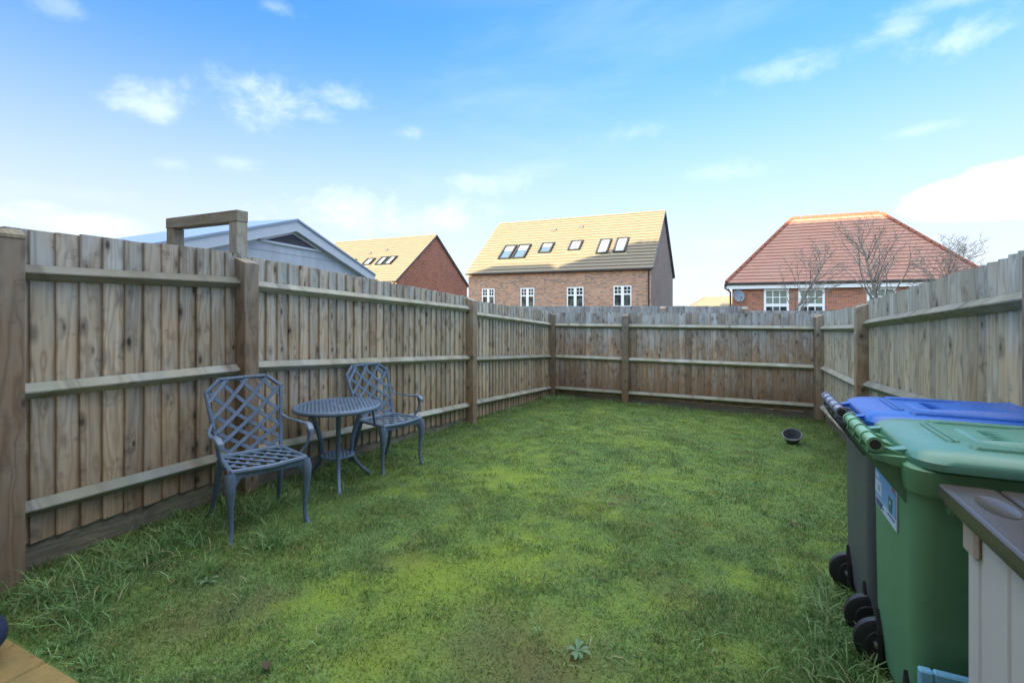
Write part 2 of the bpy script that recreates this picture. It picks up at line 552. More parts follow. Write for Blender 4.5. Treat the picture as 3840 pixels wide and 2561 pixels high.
def blades(name, px, py, h, wd, lean, mat, bend=0.6):
    """one mesh of bent two-step blades"""
    n = len(px)
    pz = lawn_h(px, py) - 0.004
    a = rng.random(n) * 2 * np.pi
    ld = rng.random(n) * 2 * np.pi
    sx, sy = np.cos(a) * wd / 2, np.sin(a) * wd / 2
    lx, ly = np.cos(ld) * lean * h, np.sin(ld) * lean * h
    v = np.zeros((n, 7, 3), np.float32)
    for i, (t, ww) in enumerate(((0, 1.0), (.4, .9), (.75, .6))):
        f = t ** (1 + bend)
        zz = pz + h * t * (1 - 0.35 * lean * t)
        v[:, 2 * i] = np.stack([px + lx * f - sx * ww, py + ly * f - sy * ww, zz], -1)
        v[:, 2 * i + 1] = np.stack([px + lx * f + sx * ww, py + ly * f + sy * ww, zz], -1)
    v[:, 6] = np.stack([px + lx, py + ly, pz + h * (1 - 0.5 * np.minimum(lean, 1.4))], -1)
    base = (np.arange(n) * 7)[:, None]
    q = np.concatenate([base + np.array([[0, 1, 3, 2]]), base + np.array([[2, 3, 5, 4]])], 1).reshape(-1, 4)
    t3 = (base + np.array([[4, 5, 6]])).reshape(-1, 3)
    me = bpy.data.meshes.new(name)
    me.vertices.add(n * 7)
    me.vertices.foreach_set('co', v.ravel())
    nq, nt = len(q), len(t3)
    me.loops.add(nq * 4 + nt * 3)
    me.loops.foreach_set('vertex_index', np.concatenate([q.ravel(), t3.ravel()]).astype(np.int32))
    me.polygons.add(nq + nt)
    me.polygons.foreach_set('loop_start', np.concatenate([np.arange(nq) * 4, nq * 4 + np.arange(nt) * 3]).astype(np.int32))
    me.update(calc_edges=True)
    rep = lambda z: np.repeat(z, 7)
    attr(me, 'moss', rep(moss_at(px, py)))
    attr(me, 'bare', rep(bare_at(px, py)))
    attr(me, 'tint', rep(rng.random(n)))
    me.materials.append(mat)
    return me


M_blade = lawn_mat('grass_blade', True)
N_NEAR, N_FAR = 230000, 190000
px = rng.uniform(X0 + .04, X1 - .02, N_NEAR + N_FAR)
py = np.concatenate([rng.uniform(Y0 - .03, 4.0, N_NEAR), rng.uniform(4.0, Y1 - .03, N_FAR)])
ms, br = moss_at(px, py), bare_at(px, py)
keep = rng.random(len(px)) < (1 - 0.55 * ms) * (1 - 0.55 * br)
px, py, ms, br = px[keep], py[keep], ms[keep], br[keep]
clump = fbm(px, py, 6.0, 91, 3)
h = (0.014 + 0.032 * np.clip((clump - 0.3) * 1.6, 0.1, 0.95)) * rng.uniform(0.6, 1.4, len(px)) * (1 - 0.45 * ms) * (1 - 0.35 * br)
edge = np.minimum(np.minimum(px - X0, X1 - px), Y1 - py)
h *= 1 + 1.6 * np.exp(-edge / 0.18)
wd = np.where(py < 4, 0.0034, 0.0052) * rng.uniform(0.7, 1.3, len(px))
g = inst('grass', blades('grass', px, py, h, wd, rng.uniform(0.2, 1.3, len(px)), M_blade))
tag(g, 'short mossy green grass covering the lawn', 'grass', kind='stuff')

# long unmown grass: along the left fence, round the bins and in the far corners
tx, ty, th = [], [], []


def tuft(cx, cy, n, r, hh):
    for _ in range(n):
        tx.append(cx + random.gauss(0, r))
        ty.append(cy + random.gauss(0, r))
        th.append(hh * random.uniform(0.4, 1.15))


for _ in range(210):
    t = random.random() ** 1.3
    tuft(-3.55 + abs(random.gauss(0, .24)) + .30 * (1 - t) * random.random(), 1.2 + 2.6 * t, random.randint(9, 26), .045, random.uniform(.07, .20) * (1.1 - .45 * t))
for _ in range(110):
    tuft(-3.62 + abs(random.gauss(0, .09)), random.uniform(3.4, 9.8), random.randint(6, 16), .04, random.uniform(.05, .15))
for _ in range(60):
    tuft(random.uniform(-3.55, 1.2), 9.86 - abs(random.gauss(0, .08)), random.randint(6, 14), .05, random.uniform(.05, .13))
for _ in range(30):
    tuft(-3.4 + random.gauss(0, .2), 9.6 + random.gauss(0, .15), 14, .05, random.uniform(.08, .2))
for _ in range(46):
    tuft(.40 + random.gauss(0, .07), random.uniform(1.95, 3.3), random.randint(10, 24), .04, random.uniform(.08, .19))
for _ in range(40):
    tuft(1.22 - abs(random.gauss(0, .08)), random.uniform(3.4, 9.8), 10, .04, random.uniform(.05, .13))
for _ in range(70):
    tuft(random.uniform(-3.6, -1.9), 1.09 + abs(random.gauss(0, .03)), random.randint(6, 14), .022, random.uniform(.04, .085))
for _ in range(26):
    tuft(.43 + random.gauss(0, .035), random.choice((random.uniform(1.95, 2.5), random.uniform(2.5, 3.2))), random.randint(12, 22), .03, random.uniform(.10, .2))
for cx, cy, n, hh in ((-2.66, 2.16, 90, .15), (-2.74, 2.24, 60, .13), (-2.80, 2.10, 40, .12), (-2.35, 1.75, 40, .08), (-3.1, 3.1, 50, .13), (-3.3, 3.6, 60, .13), (.28, 2.05, 60, .14), (.25, 2.3, 50, .12)):
    tuft(cx, cy, n, .06, hh)
for _ in range(190):
    tuft(random.uniform(-3.3, .9), random.uniform(1.3, 9.3), random.randint(8, 26), .035, random.uniform(.035, .085))
tx, ty, th = np.array(tx), np.array(ty), np.array(th)
keep = (tx > X0 + .03) & (tx < X1 - .03) & (ty < Y1 - .04) & (ty > Y0 - .05)
tx, ty, th = tx[keep], ty[keep], th[keep]
m_long, k, b = new_mat('long_grass_blade')
tt = k.n('ShaderNodeAttribute', attribute_name='tint').outputs['Fac']
P = k.n('ShaderNodeNewGeometry').outputs['Position']
c = k.mix(k.step(k.noise(P, 4.0, 2), .4, .6), (0.150, 0.290, 0.095), (0.205, 0.345, 0.115))
c = k.mix(k.step(tt, .86, .97), c, (0.30, 0.27, 0.16))
c = k.v('SCALE', c, k.m('MULTIPLY_ADD', tt, .7, .7))
k.put(b.inputs['Base Color'], c)
see_through(k, b, c, .35)
b.inputs['Roughness'].default_value = 0.45
g = inst('long_grass', blades('long_grass', tx, ty, th, rng.uniform(.0042, .0085, len(tx)), rng.uniform(.3, 1.5, len(tx)), m_long, 0.9))
tag(g, 'long unmown tufts of grass at the foot of the fences and bins', 'grass', kind='stuff')

# ------------------------------------------------------------------ patio slabs in the near left corner
m_slab, k, b = new_mat('mossy_sandstone')
P = k.n('ShaderNodeTexCoord').outputs['Object']
rnd = k.n('ShaderNodeObjectInfo').outputs['Random']
c = k.mix(k.step(k.noise(P, 4.0, 6, .65), .35, .7), (0.30, 0.205, 0.075), (0.20, 0.165, 0.06))
c = k.mix(k.m('MULTIPLY', k.step(k.noise(P, 40, 4), .5, .8), .5), c, (0.13, 0.12, 0.06))
k.put(b.inputs['Base Color'], k.v('SCALE', c, k.m('MULTIPLY_ADD', rnd, .12, .94)))
b.inputs['Roughness'].default_value = 0.9
bump(k, b, k.noise(P, 30, 5), .5, .006)
patio = tag(empty('patio', (0, 0, 0)), kind='structure')
mb = MB().box((0, 0, -0.02), (0.597, 0.597, 0.045))
slab_me = mb.mesh('paving_slab', m_slab, bevel=.006)
for i in range(9):
    for j in range(4):
        inst('paving_slab', slab_me, patio, (-3.55 + .6 * i, 0.755 - .6 * j, .012 + random.uniform(-.003, .003)), (0, 0, random.choice((0, R(90), R(180)))))

# ------------------------------------------------------------------ timber fences
def board_meshes(name, mat, pitch, L):
    out = []
    for k_ in range(6):
        r = random.Random(name + str(k_))
        wd = pitch + .038
        rings = []
        for z in (0, .33, .66, 1):
            o = r.uniform(-.004, .004)
            e = r.uniform(-.0025, .0025)
            rings.append([(-wd / 2 + e, -.008 + o, z * L), (wd / 2 + e, .010 + o, z * L), (wd / 2 + e, .026 + o, z * L), (wd / 2 - .005 + e, .029 + o, z * L), (wd / 2 - .030 + e, .027 + o, z * L), (-wd / 2 + e, 0 + o, z * L)])
        out.append(MB().loft(rings).mesh(name, mat))
    return out


def rail_mesh(L, hh=.092, out=.062):
    poly = [(-L / 2, 0.0, -hh / 2), (-L / 2, 0.0, hh / 2), (-L / 2, out * .86, .002), (-L / 2, out * .86, -.006)]
    return MB().prism(poly, (L, 0, 0)).mesh('rail', M_rail)


def post_mesh(H, s=.125, slope=.045, mat=None):
    h = s / 2
    vs = [(-h, -h, -.3), (h, -h, -.3), (h, h, -.3), (-h, h, -.3), (-h, -h, H), (h, -h, H), (h, h, H - slope), (-h, h, H - slope)]
    return MB().add(vs, [(3, 2, 1, 0), (4, 5, 6, 7), (0, 1, 5, 4), (1, 2, 6, 5), (2, 3, 7, 6), (3, 0, 4, 7)]).mesh('post', mat or M_post, bevel=.004)


def fence(name, label, origin, n, bays, posts, pitch, mat, group, Lb=1.70, front_rails=True, flip=1):
    """n: unit vector towards the viewer; t runs along the world axis across it.  bays: (t0, t1, top0, top1, rails, gravel z0, z1)"""
    n = Vector((n[0], n[1], 0))
    ang = math.atan2(n.y, n.x) - R(90)
    d = Vector((0, 1, 0)) if abs(n.x) > .5 else Vector((1, 0, 0))
    root = empty(name, (origin[0], origin[1], 0), 0, label=label, cat='fence', group=group)
    bms = board_meshes('board', mat, pitch, Lb)
    lx = Vector((math.cos(ang), math.sin(ang), 0))
    sgn = 1 if lx.dot(d) > 0 else -1
    for (t0, t1, a0, a1, rails, g0, g1) in bays:
        nb = max(1, round((t1 - t0) / pitch))
        for i in range(nb):
            t = t0 + (i + .5) * (t1 - t0) / nb
            top = a0 + (a1 - a0) * (i + .5) / nb
            p = d * t
            inst('board', random.choice(bms), root, (p.x, p.y, top - Lb + random.uniform(-.006, .006)),
                 (random.uniform(-.002, .002), random.uniform(-.004, .004), ang))
        tm, L = (t0 + t1) / 2, (t1 - t0) - .05
        for z0, z1 in rails:
            sl = math.atan2(z1 - z0, t1 - t0) * sgn
            p = d * tm + n * (.0315 if front_rails else -.06)
            o = inst('rail', rail_mesh(L), root, (p.x, p.y, (z0 + z1) / 2 - .048))
            o.rotation_euler = (Matrix.Rotation(ang, 3, 'Z') @ Matrix.Rotation(-sl, 3, 'Y')).to_euler()
        gh = .24
        sl = math.atan2(g1 - g0, t1 - t0) * sgn
        p = d * tm - n * .012
        o = MB().box((0, 0, -gh / 2), (L, .03, gh)).build('gravel_board', M_gravel, root, loc=(p.x, p.y, (g0 + g1) / 2))
        o.rotation_euler = (Matrix.Rotation(ang, 3, 'Z') @ Matrix.Rotation(-sl, 3, 'Y')).to_euler()
    for (t, top, cap) in posts:
        p = d * t + n * .075
        g0 = gz(origin[0] + p.x, origin[1] + p.y) - .05
        o = inst('post', post_mesh(top - g0), root, (p.x, p.y, g0), (0, 0, ang))
        if cap:
            vs = [(-.067, -.067, 0), (.067, -.067, 0), (.067, .067, 0), (-.067, .067, 0), (-.067, -.067, .018), (.067, -.067, .018), (.067, .067, .018), (-.067, .067, .018),
                  (-.045, -.045, .045), (.045, -.045, .045), (.045, .045, .045), (-.045, .045, .045)]
            fs = [(3, 2, 1, 0), (0, 1, 5, 4), (1, 2, 6, 5), (2, 3, 7, 6), (3, 0, 4, 7), (4, 5, 9, 8), (5, 6, 10, 9), (6, 7, 11, 10), (7, 4, 8, 11), (8, 9, 10, 11)]
            MB().add(vs, fs).build('post_cap', M_frame, o, loc=(0, 0, top - g0 - .045))
    return root


GF = 'close board garden fences'
fence('timber_fence', 'long tan timber fence behind the two metal chairs and table, its boards stepping down', (-3.70, 0), (1, 0),
      [(-1.5, 1.29, 1.95, 1.95, [(1.748, 1.748), (1.08, 1.08), (.41, .41)], .17, .17),
       (1.29, 2.71, 1.95, 1.943, [(1.748, 1.748), (1.076, 1.052), (.41, .375)], .17, .16),
       (2.71, 6.38, 1.93, 1.665, [(1.735, 1.53), (1.066, .80), (.362, .10)], .15, -.115),
       (6.38, 9.90, 1.62, 1.42, [(1.46, 1.185), (.775, .51), (.11, -.155)], -.16, -.36)],
      [(1.265, 1.925, True), (2.71, 1.905, False), (6.38, 1.65, False), (9.84, 1.40, False)], .119, M_board_l, GF, Lb=1.79)
fence('timber_fence', 'brown timber fence closing the far end of the lawn, with two long bays', (0, 9.92), (0, -1),
      [(-3.69, -2.077, 1.40, 1.40, [(1.176, 1.18), (.51, .515), (-.157, -.155)], -.285, -.30),
       (-2.077, 1.24, 1.40, 1.40, [(1.18, 1.19), (.515, .523), (-.155, -.143)], -.30, -.31)],
      [(-2.077, 1.385, False), (1.205, 1.385, False)], .115, M_board_b, GF)
fence('timber_fence', 'tall weathered grey timber fence on the side of the wheelie bins', (1.30, 0), (-1, 0),
      [(-.2, 2.95, 1.81, 1.80, [(1.60, 1.60), (.94, .94), (.27, .27)], .10, .10),
       (2.95, 6.60, 1.80, 1.57, [(1.605, 1.372), (.955, .70), (.27, .02)], .10, -.14),
       (6.60, 9.90, 1.55, 1.405, [(1.325, 1.19), (.65, .52), (-.02, -.14)], -.15, -.29)],
      [(2.95, 1.78, False), (6.60, 1.55, False), (9.80, 1.39, False)], .117, M_board_r, GF)
fence('timber_fence', 'silver grey timber fence of the plot beyond, its top showing over the end fence', (0, 11.7), (0, -1),
      [(-6.0, -1.6, 1.54, 1.54, [(1.3, 1.3)], -.15, -.15), (-1.6, .085, 1.54, 1.54, [(1.3, 1.3)], -.15, -.15),
       (.085, 3.6, 1.444, 1.444, [(1.2, 1.2)], -.25, -.25)],
      [(-6, 1.53, False), (-1.6, 1.535, False), (.085, 1.525, False), (3.6, 1.44, False)], .121, M_board_f, GF)

# dark stained gate post at the left margin
o = inst('gate_post', post_mesh(2.0, .10, 0, M_darkpost), None, (-3.63, 1.175, gz(-3.6, 1.2) - .04))
tag(o, 'dark brown stained timber post beside the capped fence post', 'post')

# timber frame standing behind the left fence
fr = empty('timber_arch', (-3.83, 2.80, 0), 0, label='open square timber frame of two posts and a beam rising over the left fence', cat='frame')
for x in (-.02, -.88):
    MB().box((0, 0, 1.08), (.10, .10, 2.28)).build('post', M_frame, fr, bevel=.004, loc=(x, 0, 0))
MB().box((0, 0, 0), (.97, .105, .095)).build('beam', M_frame_x, fr, bevel=.004, loc=(-.452, 0, 2.27))


# ------------------------------------------------------------------ houses
def brick_mat(name, c1, c2, mortar, dark, scale=1.0):
    m, k, b = new_mat(name)
    P = k.n('ShaderNodeTexCoord').outputs['Object']
    x, y, z = k.xyz(P)
    vec = k.comb(k.m('ADD', x, y), z, 0.0)
    br = k.n('ShaderNodeTexBrick')
    k.put(br.inputs['Vector'], vec)
    br.inputs['Scale'].default_value = 1.0
    br.inputs['Brick Width'].default_value = .225 * scale
    br.inputs['Row Height'].default_value = .075 * scale
    br.inputs['Mortar Size'].default_value = .010 * scale
    br.inputs['Mortar Smooth'].default_value = .2
    br.inputs['Bias'].default_value = -.1
    k.put(br.inputs['Color1'], c1)
    k.put(br.inputs['Color2'], c2)
    k.put(br.inputs['Mortar'], mortar)
    wn = k.n('ShaderNodeTexWhiteNoise', noise_dimensions='2D')
    k.put(wn.inputs['Vector'], k.v('FLOOR', k.comb(k.m('DIVIDE', k.m('ADD', x, y), .225 * scale), k.m('DIVIDE', z, .075 * scale), 0.0)))
    c = k.mix(k.m('MULTIPLY', k.step(wn.outputs['Value'], .64, .70), .75), br.outputs['Color'], dark)
    c = k.mix(br.outputs['Fac'], c, mortar)
    c = k.v('SCALE', c, k.m('MULTIPLY_ADD', k.noise(P, .9, 4), .5, .75))
    k.put(b.inputs['Base Color'], c)
    b.inputs['Roughness'].default_value = .9
    bump(k, b, br.outputs['Fac'], -.4, .01)
    return m


def tile_mat(name, c1, c2, c3):
    m, k, b = new_mat(name)
    P = k.n('ShaderNodeTexCoord').outputs['Object']
    isl = k.n('ShaderNodeNewGeometry').outputs['Random Per Island']
    c = k.mix(isl, c1, c2)
    c = k.mix(k.step(k.noise(P, .8, 5, .6), .45, .75), c, c3)
    c = k.v('SCALE', c, k.m('MULTIPLY_ADD', k.noise(P, 14, 3), .3, .85))
    k.put(b.inputs['Base Color'], c)
    b.inputs['Roughness'].default_value = .8
    return m


M_brick_o = brick_mat('orange_brown_brick', (.44, .225, .130), (.38, .18, .11), (.46, .37, .29), (.11, .08, .075))
M_brick_g = brick_mat('dull_red_brick', (.36, .15, .10), (.31, .13, .09), (.34, .20, .15), (.15, .075, .06))
M_brick_r = brick_mat('red_brick', (.40, .135, .075), (.34, .115, .07), (.40, .27, .20), (.16, .07, .05))
M_tile_t = tile_mat('tan_tile', (.190, .165, .122), (.182, .158, .118), (.184, .155, .108))
M_tile_r = tile_mat('red_tile', (.36, .19, .145), (.33, .17, .13), (.35, .20, .16))
M_ridge_r = plain('red_ridge', (.24, .08, .05), .8, .1)
M_ridge_t = plain('tan_ridge', (.175, .15, .112), .8, .1)
M_verge = plain('dark_verge', (.10, .105, .11), .6)
M_glass_d, k, b = new_mat('window_glass')
P = k.n('ShaderNodeTexCoord').outputs['Object']
k.put(b.inputs['Base Color'], k.mix(k.step(k.noise(P, 2.2, 3), .4, .65), (.02, .025, .03), (.10, .115, .10)))
b.inputs['Roughness'].default_value = .12
b.inputs['Specular IOR Level'].default_value = .25
M_blind = plain('blind_glass', (.20, .24, .20), .15, .15, 5, spec=.8)
M_roofglass = plain('roof_window_glass', (.30, .36, .42), .1, .25, 1.2, spec=.7, coat=.6)
M_bluepane = plain('blue_roof_pane', (.05, .10, .17), .15, .1, 2, spec=.3)
M_lead = plain('flashing', (.30, .27, .17), .6)


def slope_tiles(a, u, L, up, W, tw, gauge, clip=None, lift=.07):
    """tiles of a roof slope: a eaves corner, u along the eaves (length L), up the slope (length W); returns MB of small slabs"""
    u, up = Vector(u).normalized(), Vector(up).normalized()
    nrm = u.cross(up).normalized()
    if nrm.z < 0:
        nrm = -nrm
    mb = MB()
    rows = int(round(W / gauge))
    gauge = W / rows
    rd = random.Random(5)
    for r_ in range(rows):
        lo, hi = 0, L
        if clip:
            lo, hi = clip((r_ + .5) * gauge)
        x = lo - (tw / 2 if r_ % 2 else 0)
        while x < hi - .01:
            x0, x1 = max(x, lo), min(x + tw - .0015, hi)
            x += tw
            if x1 - x0 < .03:
                continue
            j = 0.0
            lift0, lift1 = lift + j, .012 + j
            p = [Vector(a) + u * q + up * s + nrm * t for q, s, t in
                 ((x0, r_ * gauge - .05, lift0), (x1, r_ * gauge - .05, lift0), (x1, (r_ + 1) * gauge, lift1), (x0, (r_ + 1) * gauge, lift1),
                  (x0, r_ * gauge - .05, lift0 - .02), (x1, r_ * gauge - .05, lift0 - .02), (x1, r_ * gauge + .10, lift0 - .045), (x0, r_ * gauge + .10, lift0 - .045))]
            mb.add(p, [(0, 1, 2, 3), (0, 4, 5, 1), (4, 7, 6, 5)])
    return mb


def casement(root, x0, x1, ztop, h, y, blind=False, bars=True):
    """white two-light window with glazing bars, front towards -y"""
    wm = (x1 - x0)
    f = MB()
    t = .075
    z0, z1 = ztop - h, ztop
    f.span((x0, y - .05, z1 - t), (x1, y + .02, z1)).span((x0, y - .05, z0), (x1, y + .02, z0 + t))
    f.span((x0, y - .05, z0 + t), (x0 + t, y + .02, z1 - t)).span((x1 - t, y - .05, z0 + t), (x1, y + .02, z1 - t))
    xm = (x0 + x1) / 2
    f.span((xm - .10, y - .045, z0 + t), (xm + .10, y + .02, z1 - t))
    zr = z1 - h * .40
    f.span((x0 + t, y - .045, zr - .05), (xm - .10, y + .02, zr + .05)).span((xm + .10, y - .045, zr - .05), (x1 - t, y + .02, zr + .05))
    win = f.build('window', M_white, root)
    for a, b_ in ((x0 + t, xm - .10), (xm + .10, x1 - t)):
        MB().span((a, y - .012, z0 + t), (b_, y + .004, zr - .05)).build('pane', M_glass_d, win)
        MB().span((a, y - .012, zr + .05), (b_, y + .004, z1 - t)).build('pane', M_glass_d, win)
        g = MB()
        c_ = (a + b_) / 2
        zc = (zr + .05 + z1 - t) / 2
        g.span((c_ - .018, y - .035, zr + .05), (c_ + .018, y - .013, z1 - t))
        g.span((a, y - .033, zc - .018), (c_ - .018, y - .013, zc + .018)).span((c_ + .018, y - .033, zc - .018), (b_, y - .013, zc + .018))
        g.build('glazing_bar', M_white, win)
    return win


def gable_house(label, x0, x1, y0, y1, zg, ze, zr, brick, tiles, ridge, windows, skylights, vents, gauge=.40, tw=.42, gable_brick=None):
    root = empty('brick_house', (0, 0, 0), 0, label=label, cat='house', group='brick houses beyond the fences')
    ym = (y0 + y1) / 2
    MB().prism([(x0 + .15, y0 + .1, zg), (x0 + .15, y1 - .1, zg), (x0 + .15, y1 - .1, ze), (x0 + .15, ym, zr - .12), (x0 + .15, y0 + .1, ze)], (x1 - x0 - .30, 0, 0)).build('wall', brick, root)
    if gable_brick:
        MB().prism([(x1 - .15, y0 + .1, zg), (x1 - .15, y1 - .1, zg), (x1 - .15, y1 - .1, ze), (x1 - .15, ym, zr - .12), (x1 - .15, y0 + .1, ze)], (.02, 0, 0)).build('gable_wall', gable_brick, root)
    W = math.hypot(ym - y0, zr - ze)
    th = .12
    upf = Vector((0, ym - y0, zr - ze)).normalized()
    nf = Vector((0, -upf.z, upf.y))
    for sgn in (1, -1):
        u_ = Vector((0, sgn * upf.y, upf.z))
        n_ = Vector((0, -sgn * upf.z, upf.y))
        e = Vector((x0, y0 - .12 if sgn > 0 else y1 + .12, ze - .1))
        p = [e, e + u_ * (W + .12), e + u_ * (W + .12) - n_ * th, e - n_ * th]
        MB().prism(p, (x1 - x0, 0, 0)).build('roof', M_verge, root)
        if sgn > 0:
            o = slope_tiles(e, (1, 0, 0), x1 - x0, u_, W + .12, tw, gauge).build('roof_tiles', tiles, root)
            o['kind'] = 'stuff'
    r = MB()
    nr = int((x1 - x0) / .45)
    for i in range(nr):
        a = x0 + (x1 - x0) * i / nr
        r.prism([(a, ym - .13, zr - .02), (a, ym - .06, zr + .08), (a, ym + .06, zr + .08), (a, ym + .13, zr - .02)], ((x1 - x0) / nr - .012, 0, 0))
    o = r.build('ridge_tiles', ridge, root)
    o['kind'] = 'stuff'
    MB().span((x0, y0 - .24, ze - .20), (x1 - .02, y0 - .13, ze - .11)).build('gutter', M_gutter, root, bevel=.02)
    MB().tube([(x1 - .30, y0 + .04, zg), (x1 - .30, y0 + .04, ze - .3), (x1 - .30, y0 - .16, ze - .18)], .045, 8).build('downpipe', M_gutter, root)
    v = MB()
    for yy, s in ((y0 - .12, 1), (y1 + .12, -1)):
        e = Vector((x1 + .002, yy, ze - .12))
        u_ = Vector((0, s * upf.y, upf.z))
        n_ = Vector((0, -s * upf.z, upf.y))
        v.prism([e, e + u_ * (W + .14), e + u_ * (W + .14) + n_ * .075, e + n_ * .075], (.05, 0, 0))
    v.build('verge', M_verge, root)
    for a, b_, zt, h in windows:
        casement(root, a, b_, zt, h, y0 + .1)
        MB().span((a - .1, y0 + .07, zt + .01), (b_ + .1, y0 + .11, zt + .23)).build('lintel', brick, root)
        MB().span((a - .06, y0 + .02, zt - h - .06), (b_ + .06, y0 + .11, zt - h - .005)).build('sill', M_white, root)
    base = Vector((0, y0 - .12, ze - .1))
    for a, b_, s0, s1, mt in skylights:
        q = lambda x, s, t: Vector((x, 0, 0)) + base + upf * s + nf * t
        M = Matrix(((1, 0, 0), upf, nf)).transposed()
        f = MB()
        fw = .115
        f.box(q((a + b_) / 2, s1 - fw / 2, .09), (b_ - a, fw, .18), M).box(q((a + b_) / 2, s0 + fw / 2, .09), (b_ - a, fw, .18), M)
        f.box(q(a + fw / 2, (s0 + s1) / 2, .11), (fw, s1 - s0 - 2 * fw, .22), M).box(q(b_ - fw / 2, (s0 + s1) / 2, .11), (fw, s1 - s0 - 2 * fw, .22), M)
        wn = f.build('roof_window', M_gutter, root)  # frame wide and black, painting in the side shadow of the flashing
        lowdark = mt is M_glass_d
        sm = s0 + fw + (s1 - s0 - 2 * fw) * .62
        MB().box(q((a + b_) / 2, (s1 - fw + (sm if lowdark else s0 + fw)) / 2, .10), (b_ - a - 2 * fw, s1 - fw - (sm if lowdark else s0 + fw), .03), M).build('pane', M_roofglass, wn)
        if lowdark:
            MB().box(q((a + b_) / 2, (s0 + fw + sm) / 2, .098), (b_ - a - 2 * fw, sm - s0 - fw, .028), M).build('pane', M_bluepane, wn)
        MB().box(q((a + b_) / 2, s0 - .12, .052), (b_ - a + .3, .2, .02), M).build('flashing', M_lead, wn)
    for x, s in vents:
        M = Matrix(((1, 0, 0), upf, nf)).transposed()
        MB().box(Vector((x, 0, 0)) + base + upf * s + nf * .06, (.40, .30, .12), M).build('roof_vent', M_verge, root, bevel=.01)
    return root


GB = .1 / math.sin(1)
sl = math.hypot(5.95, 4.78)
sv = lambda z: (z - 4.3 + .1) / 4.78 * sl          # height on the slope to distance from the eaves
gable_house('large brown brick house with six roof windows and four white casement windows below', -19.85, -5.35, 34.1, 46.0, -1.2, 4.3, 9.08,
            M_brick_o, M_tile_t, M_ridge_t,
            [(-18.46, -17.36, 3.0, 1.45), (-15.14, -14.02, 2.99, 1.45), (-11.45, -10.21, 3.0, 1.45), (-8.04, -6.80, 3.03, 1.45)],
            [(-17.66, -16.60, sv(5.30), sv(6.55), M_glass_d), (-16.44, -15.34, sv(5.30), sv(6.55), M_glass_d), (-14.40, -13.36, sv(5.68), sv(6.60), M_glass_d),
             (-12.0, -11.05, sv(5.8), sv(6.65), M_roofglass), (-9.68, -8.80, sv(5.40), sv(6.62), M_roofglass), (-8.40, -7.52, sv(5.43), sv(6.66), M_roofglass)],
            [(-14.04, sv(7.9)), (-11.75, sv(8.02))], gable_brick=brick_mat('grey_brown_brick', (.27, .205, .175), (.235, .18, .155), (.27, .235, .21), (.17, .13, .12)))
sl2 = math.hypot(6.25, 4.72)
sv2 = lambda z: (z - 3.94 + .1) / 4.72 * sl2
gable_house('brick house with a plain red gable wall seen past the pale blue cabin', -40.4, -27.2, 34.7, 47.2, -1.2, 3.94, 8.66,
            M_brick_o, M_tile_t, M_ridge_t, [],
            [(-32.95, -32.0, sv2(5.5), sv2(6.2), M_roofglass), (-31.3, -30.5, sv2(5.45), sv2(6.3), M_roofglass), (-30.3, -29.5, sv2(5.45), sv2(6.32), M_roofglass), (-35.2, -34.4, sv2(5.5), sv2(6.2), M_roofglass)],
            [(-33.6, sv2(6.9)), (-31.8, sv2(7.15))], gable_brick=M_brick_g)


def hip_house(name, label, x0, x1, y0, y1, zg, ze, zr, brick, tiles, ridge, tw, gauge, over=.3, fascia=True, group='brick houses beyond the fences', gutter=True):
    root = empty(name, (0, 0, 0), 0, label=label, cat='house', group=group)
    hd = (y1 - y0) / 2
    MB().span((x0 + over, y0 + over, zg), (x1 - over, y1 - over, ze - .12)).build('wall', brick, root)
    rise = zr - ze
    R0, R1 = Vector((x0 + hd, y0 + hd, zr)), Vector((x1 - hd, y0 + hd, zr))
    A, B, C, Dd = Vector((x0, y0, ze)), Vector((x1, y0, ze)), Vector((x1, y1, ze)), Vector((x0, y1, ze))
    MB().add([A, B, C, Dd, R0, R1], [(0, 1, 5, 4), (1, 2, 5), (2, 3, 4, 5), (3, 0, 4), (3, 2, 1, 0)]).build('roof', M_verge, root)
    W = math.hypot(hd, rise)
    for a, u, L, up, nm in ((A, (1, 0, 0), x1 - x0, (0, hd, rise), 'roof_tiles'), (Dd, (0, -1, 0), y1 - y0, (hd, 0, rise), 'roof_tiles')):
        o = slope_tiles(a, u, L, up, W, tw, gauge, lambda s, L=L: (s / W * hd, L - s / W * hd), .052).build(nm, tiles, root)
        o['kind'] = 'stuff'
    r = MB()

    def ridge_run(p, q, n):
        for i in range(n):
            a, b_ = p.lerp(q, i / n), p.lerp(q, (i + 1) / n - .012)
            r.tube([a + Vector((0, 0, .03)), b_ + Vector((0, 0, .03 + .02))], .11, 8)
    ridge_run(R0, R1, max(3, int((R1 - R0).length / .45)))
    for p, q in ((A, R0), (Dd, R0), (B, R1), (C, R1)):
        ridge_run(p, q, max(3, int((q - p).length / .45)))
    o = r.build('ridge_tiles', ridge, root, smooth=True)
    o['kind'] = 'stuff'
    if fascia:
        MB().span((x0 + .05, y0 + .02, ze - .36), (x1 - .05, y0 + .05, ze - .13)).span((x0 + .02, y0 + .05, ze - .36), (x0 + .05, y1 - .05, ze - .13)).build('fascia', M_white, root)
        MB().span((x0 + .05, y0 + .051, ze - .36), (x1 - .05, y0 + over, ze - .335)).build('soffit', M_white, root)
    if gutter:
        g = MB().span((x0 - .09, y0 - .10, ze - .14), (x1 + .09, y0 + .01, ze - .03)).span((x0 - .10, y0 + .01, ze - .14), (x0 + .005, y1, ze - .03))
        g.build('gutter', M_gutter, root, bevel=.02)
    return root


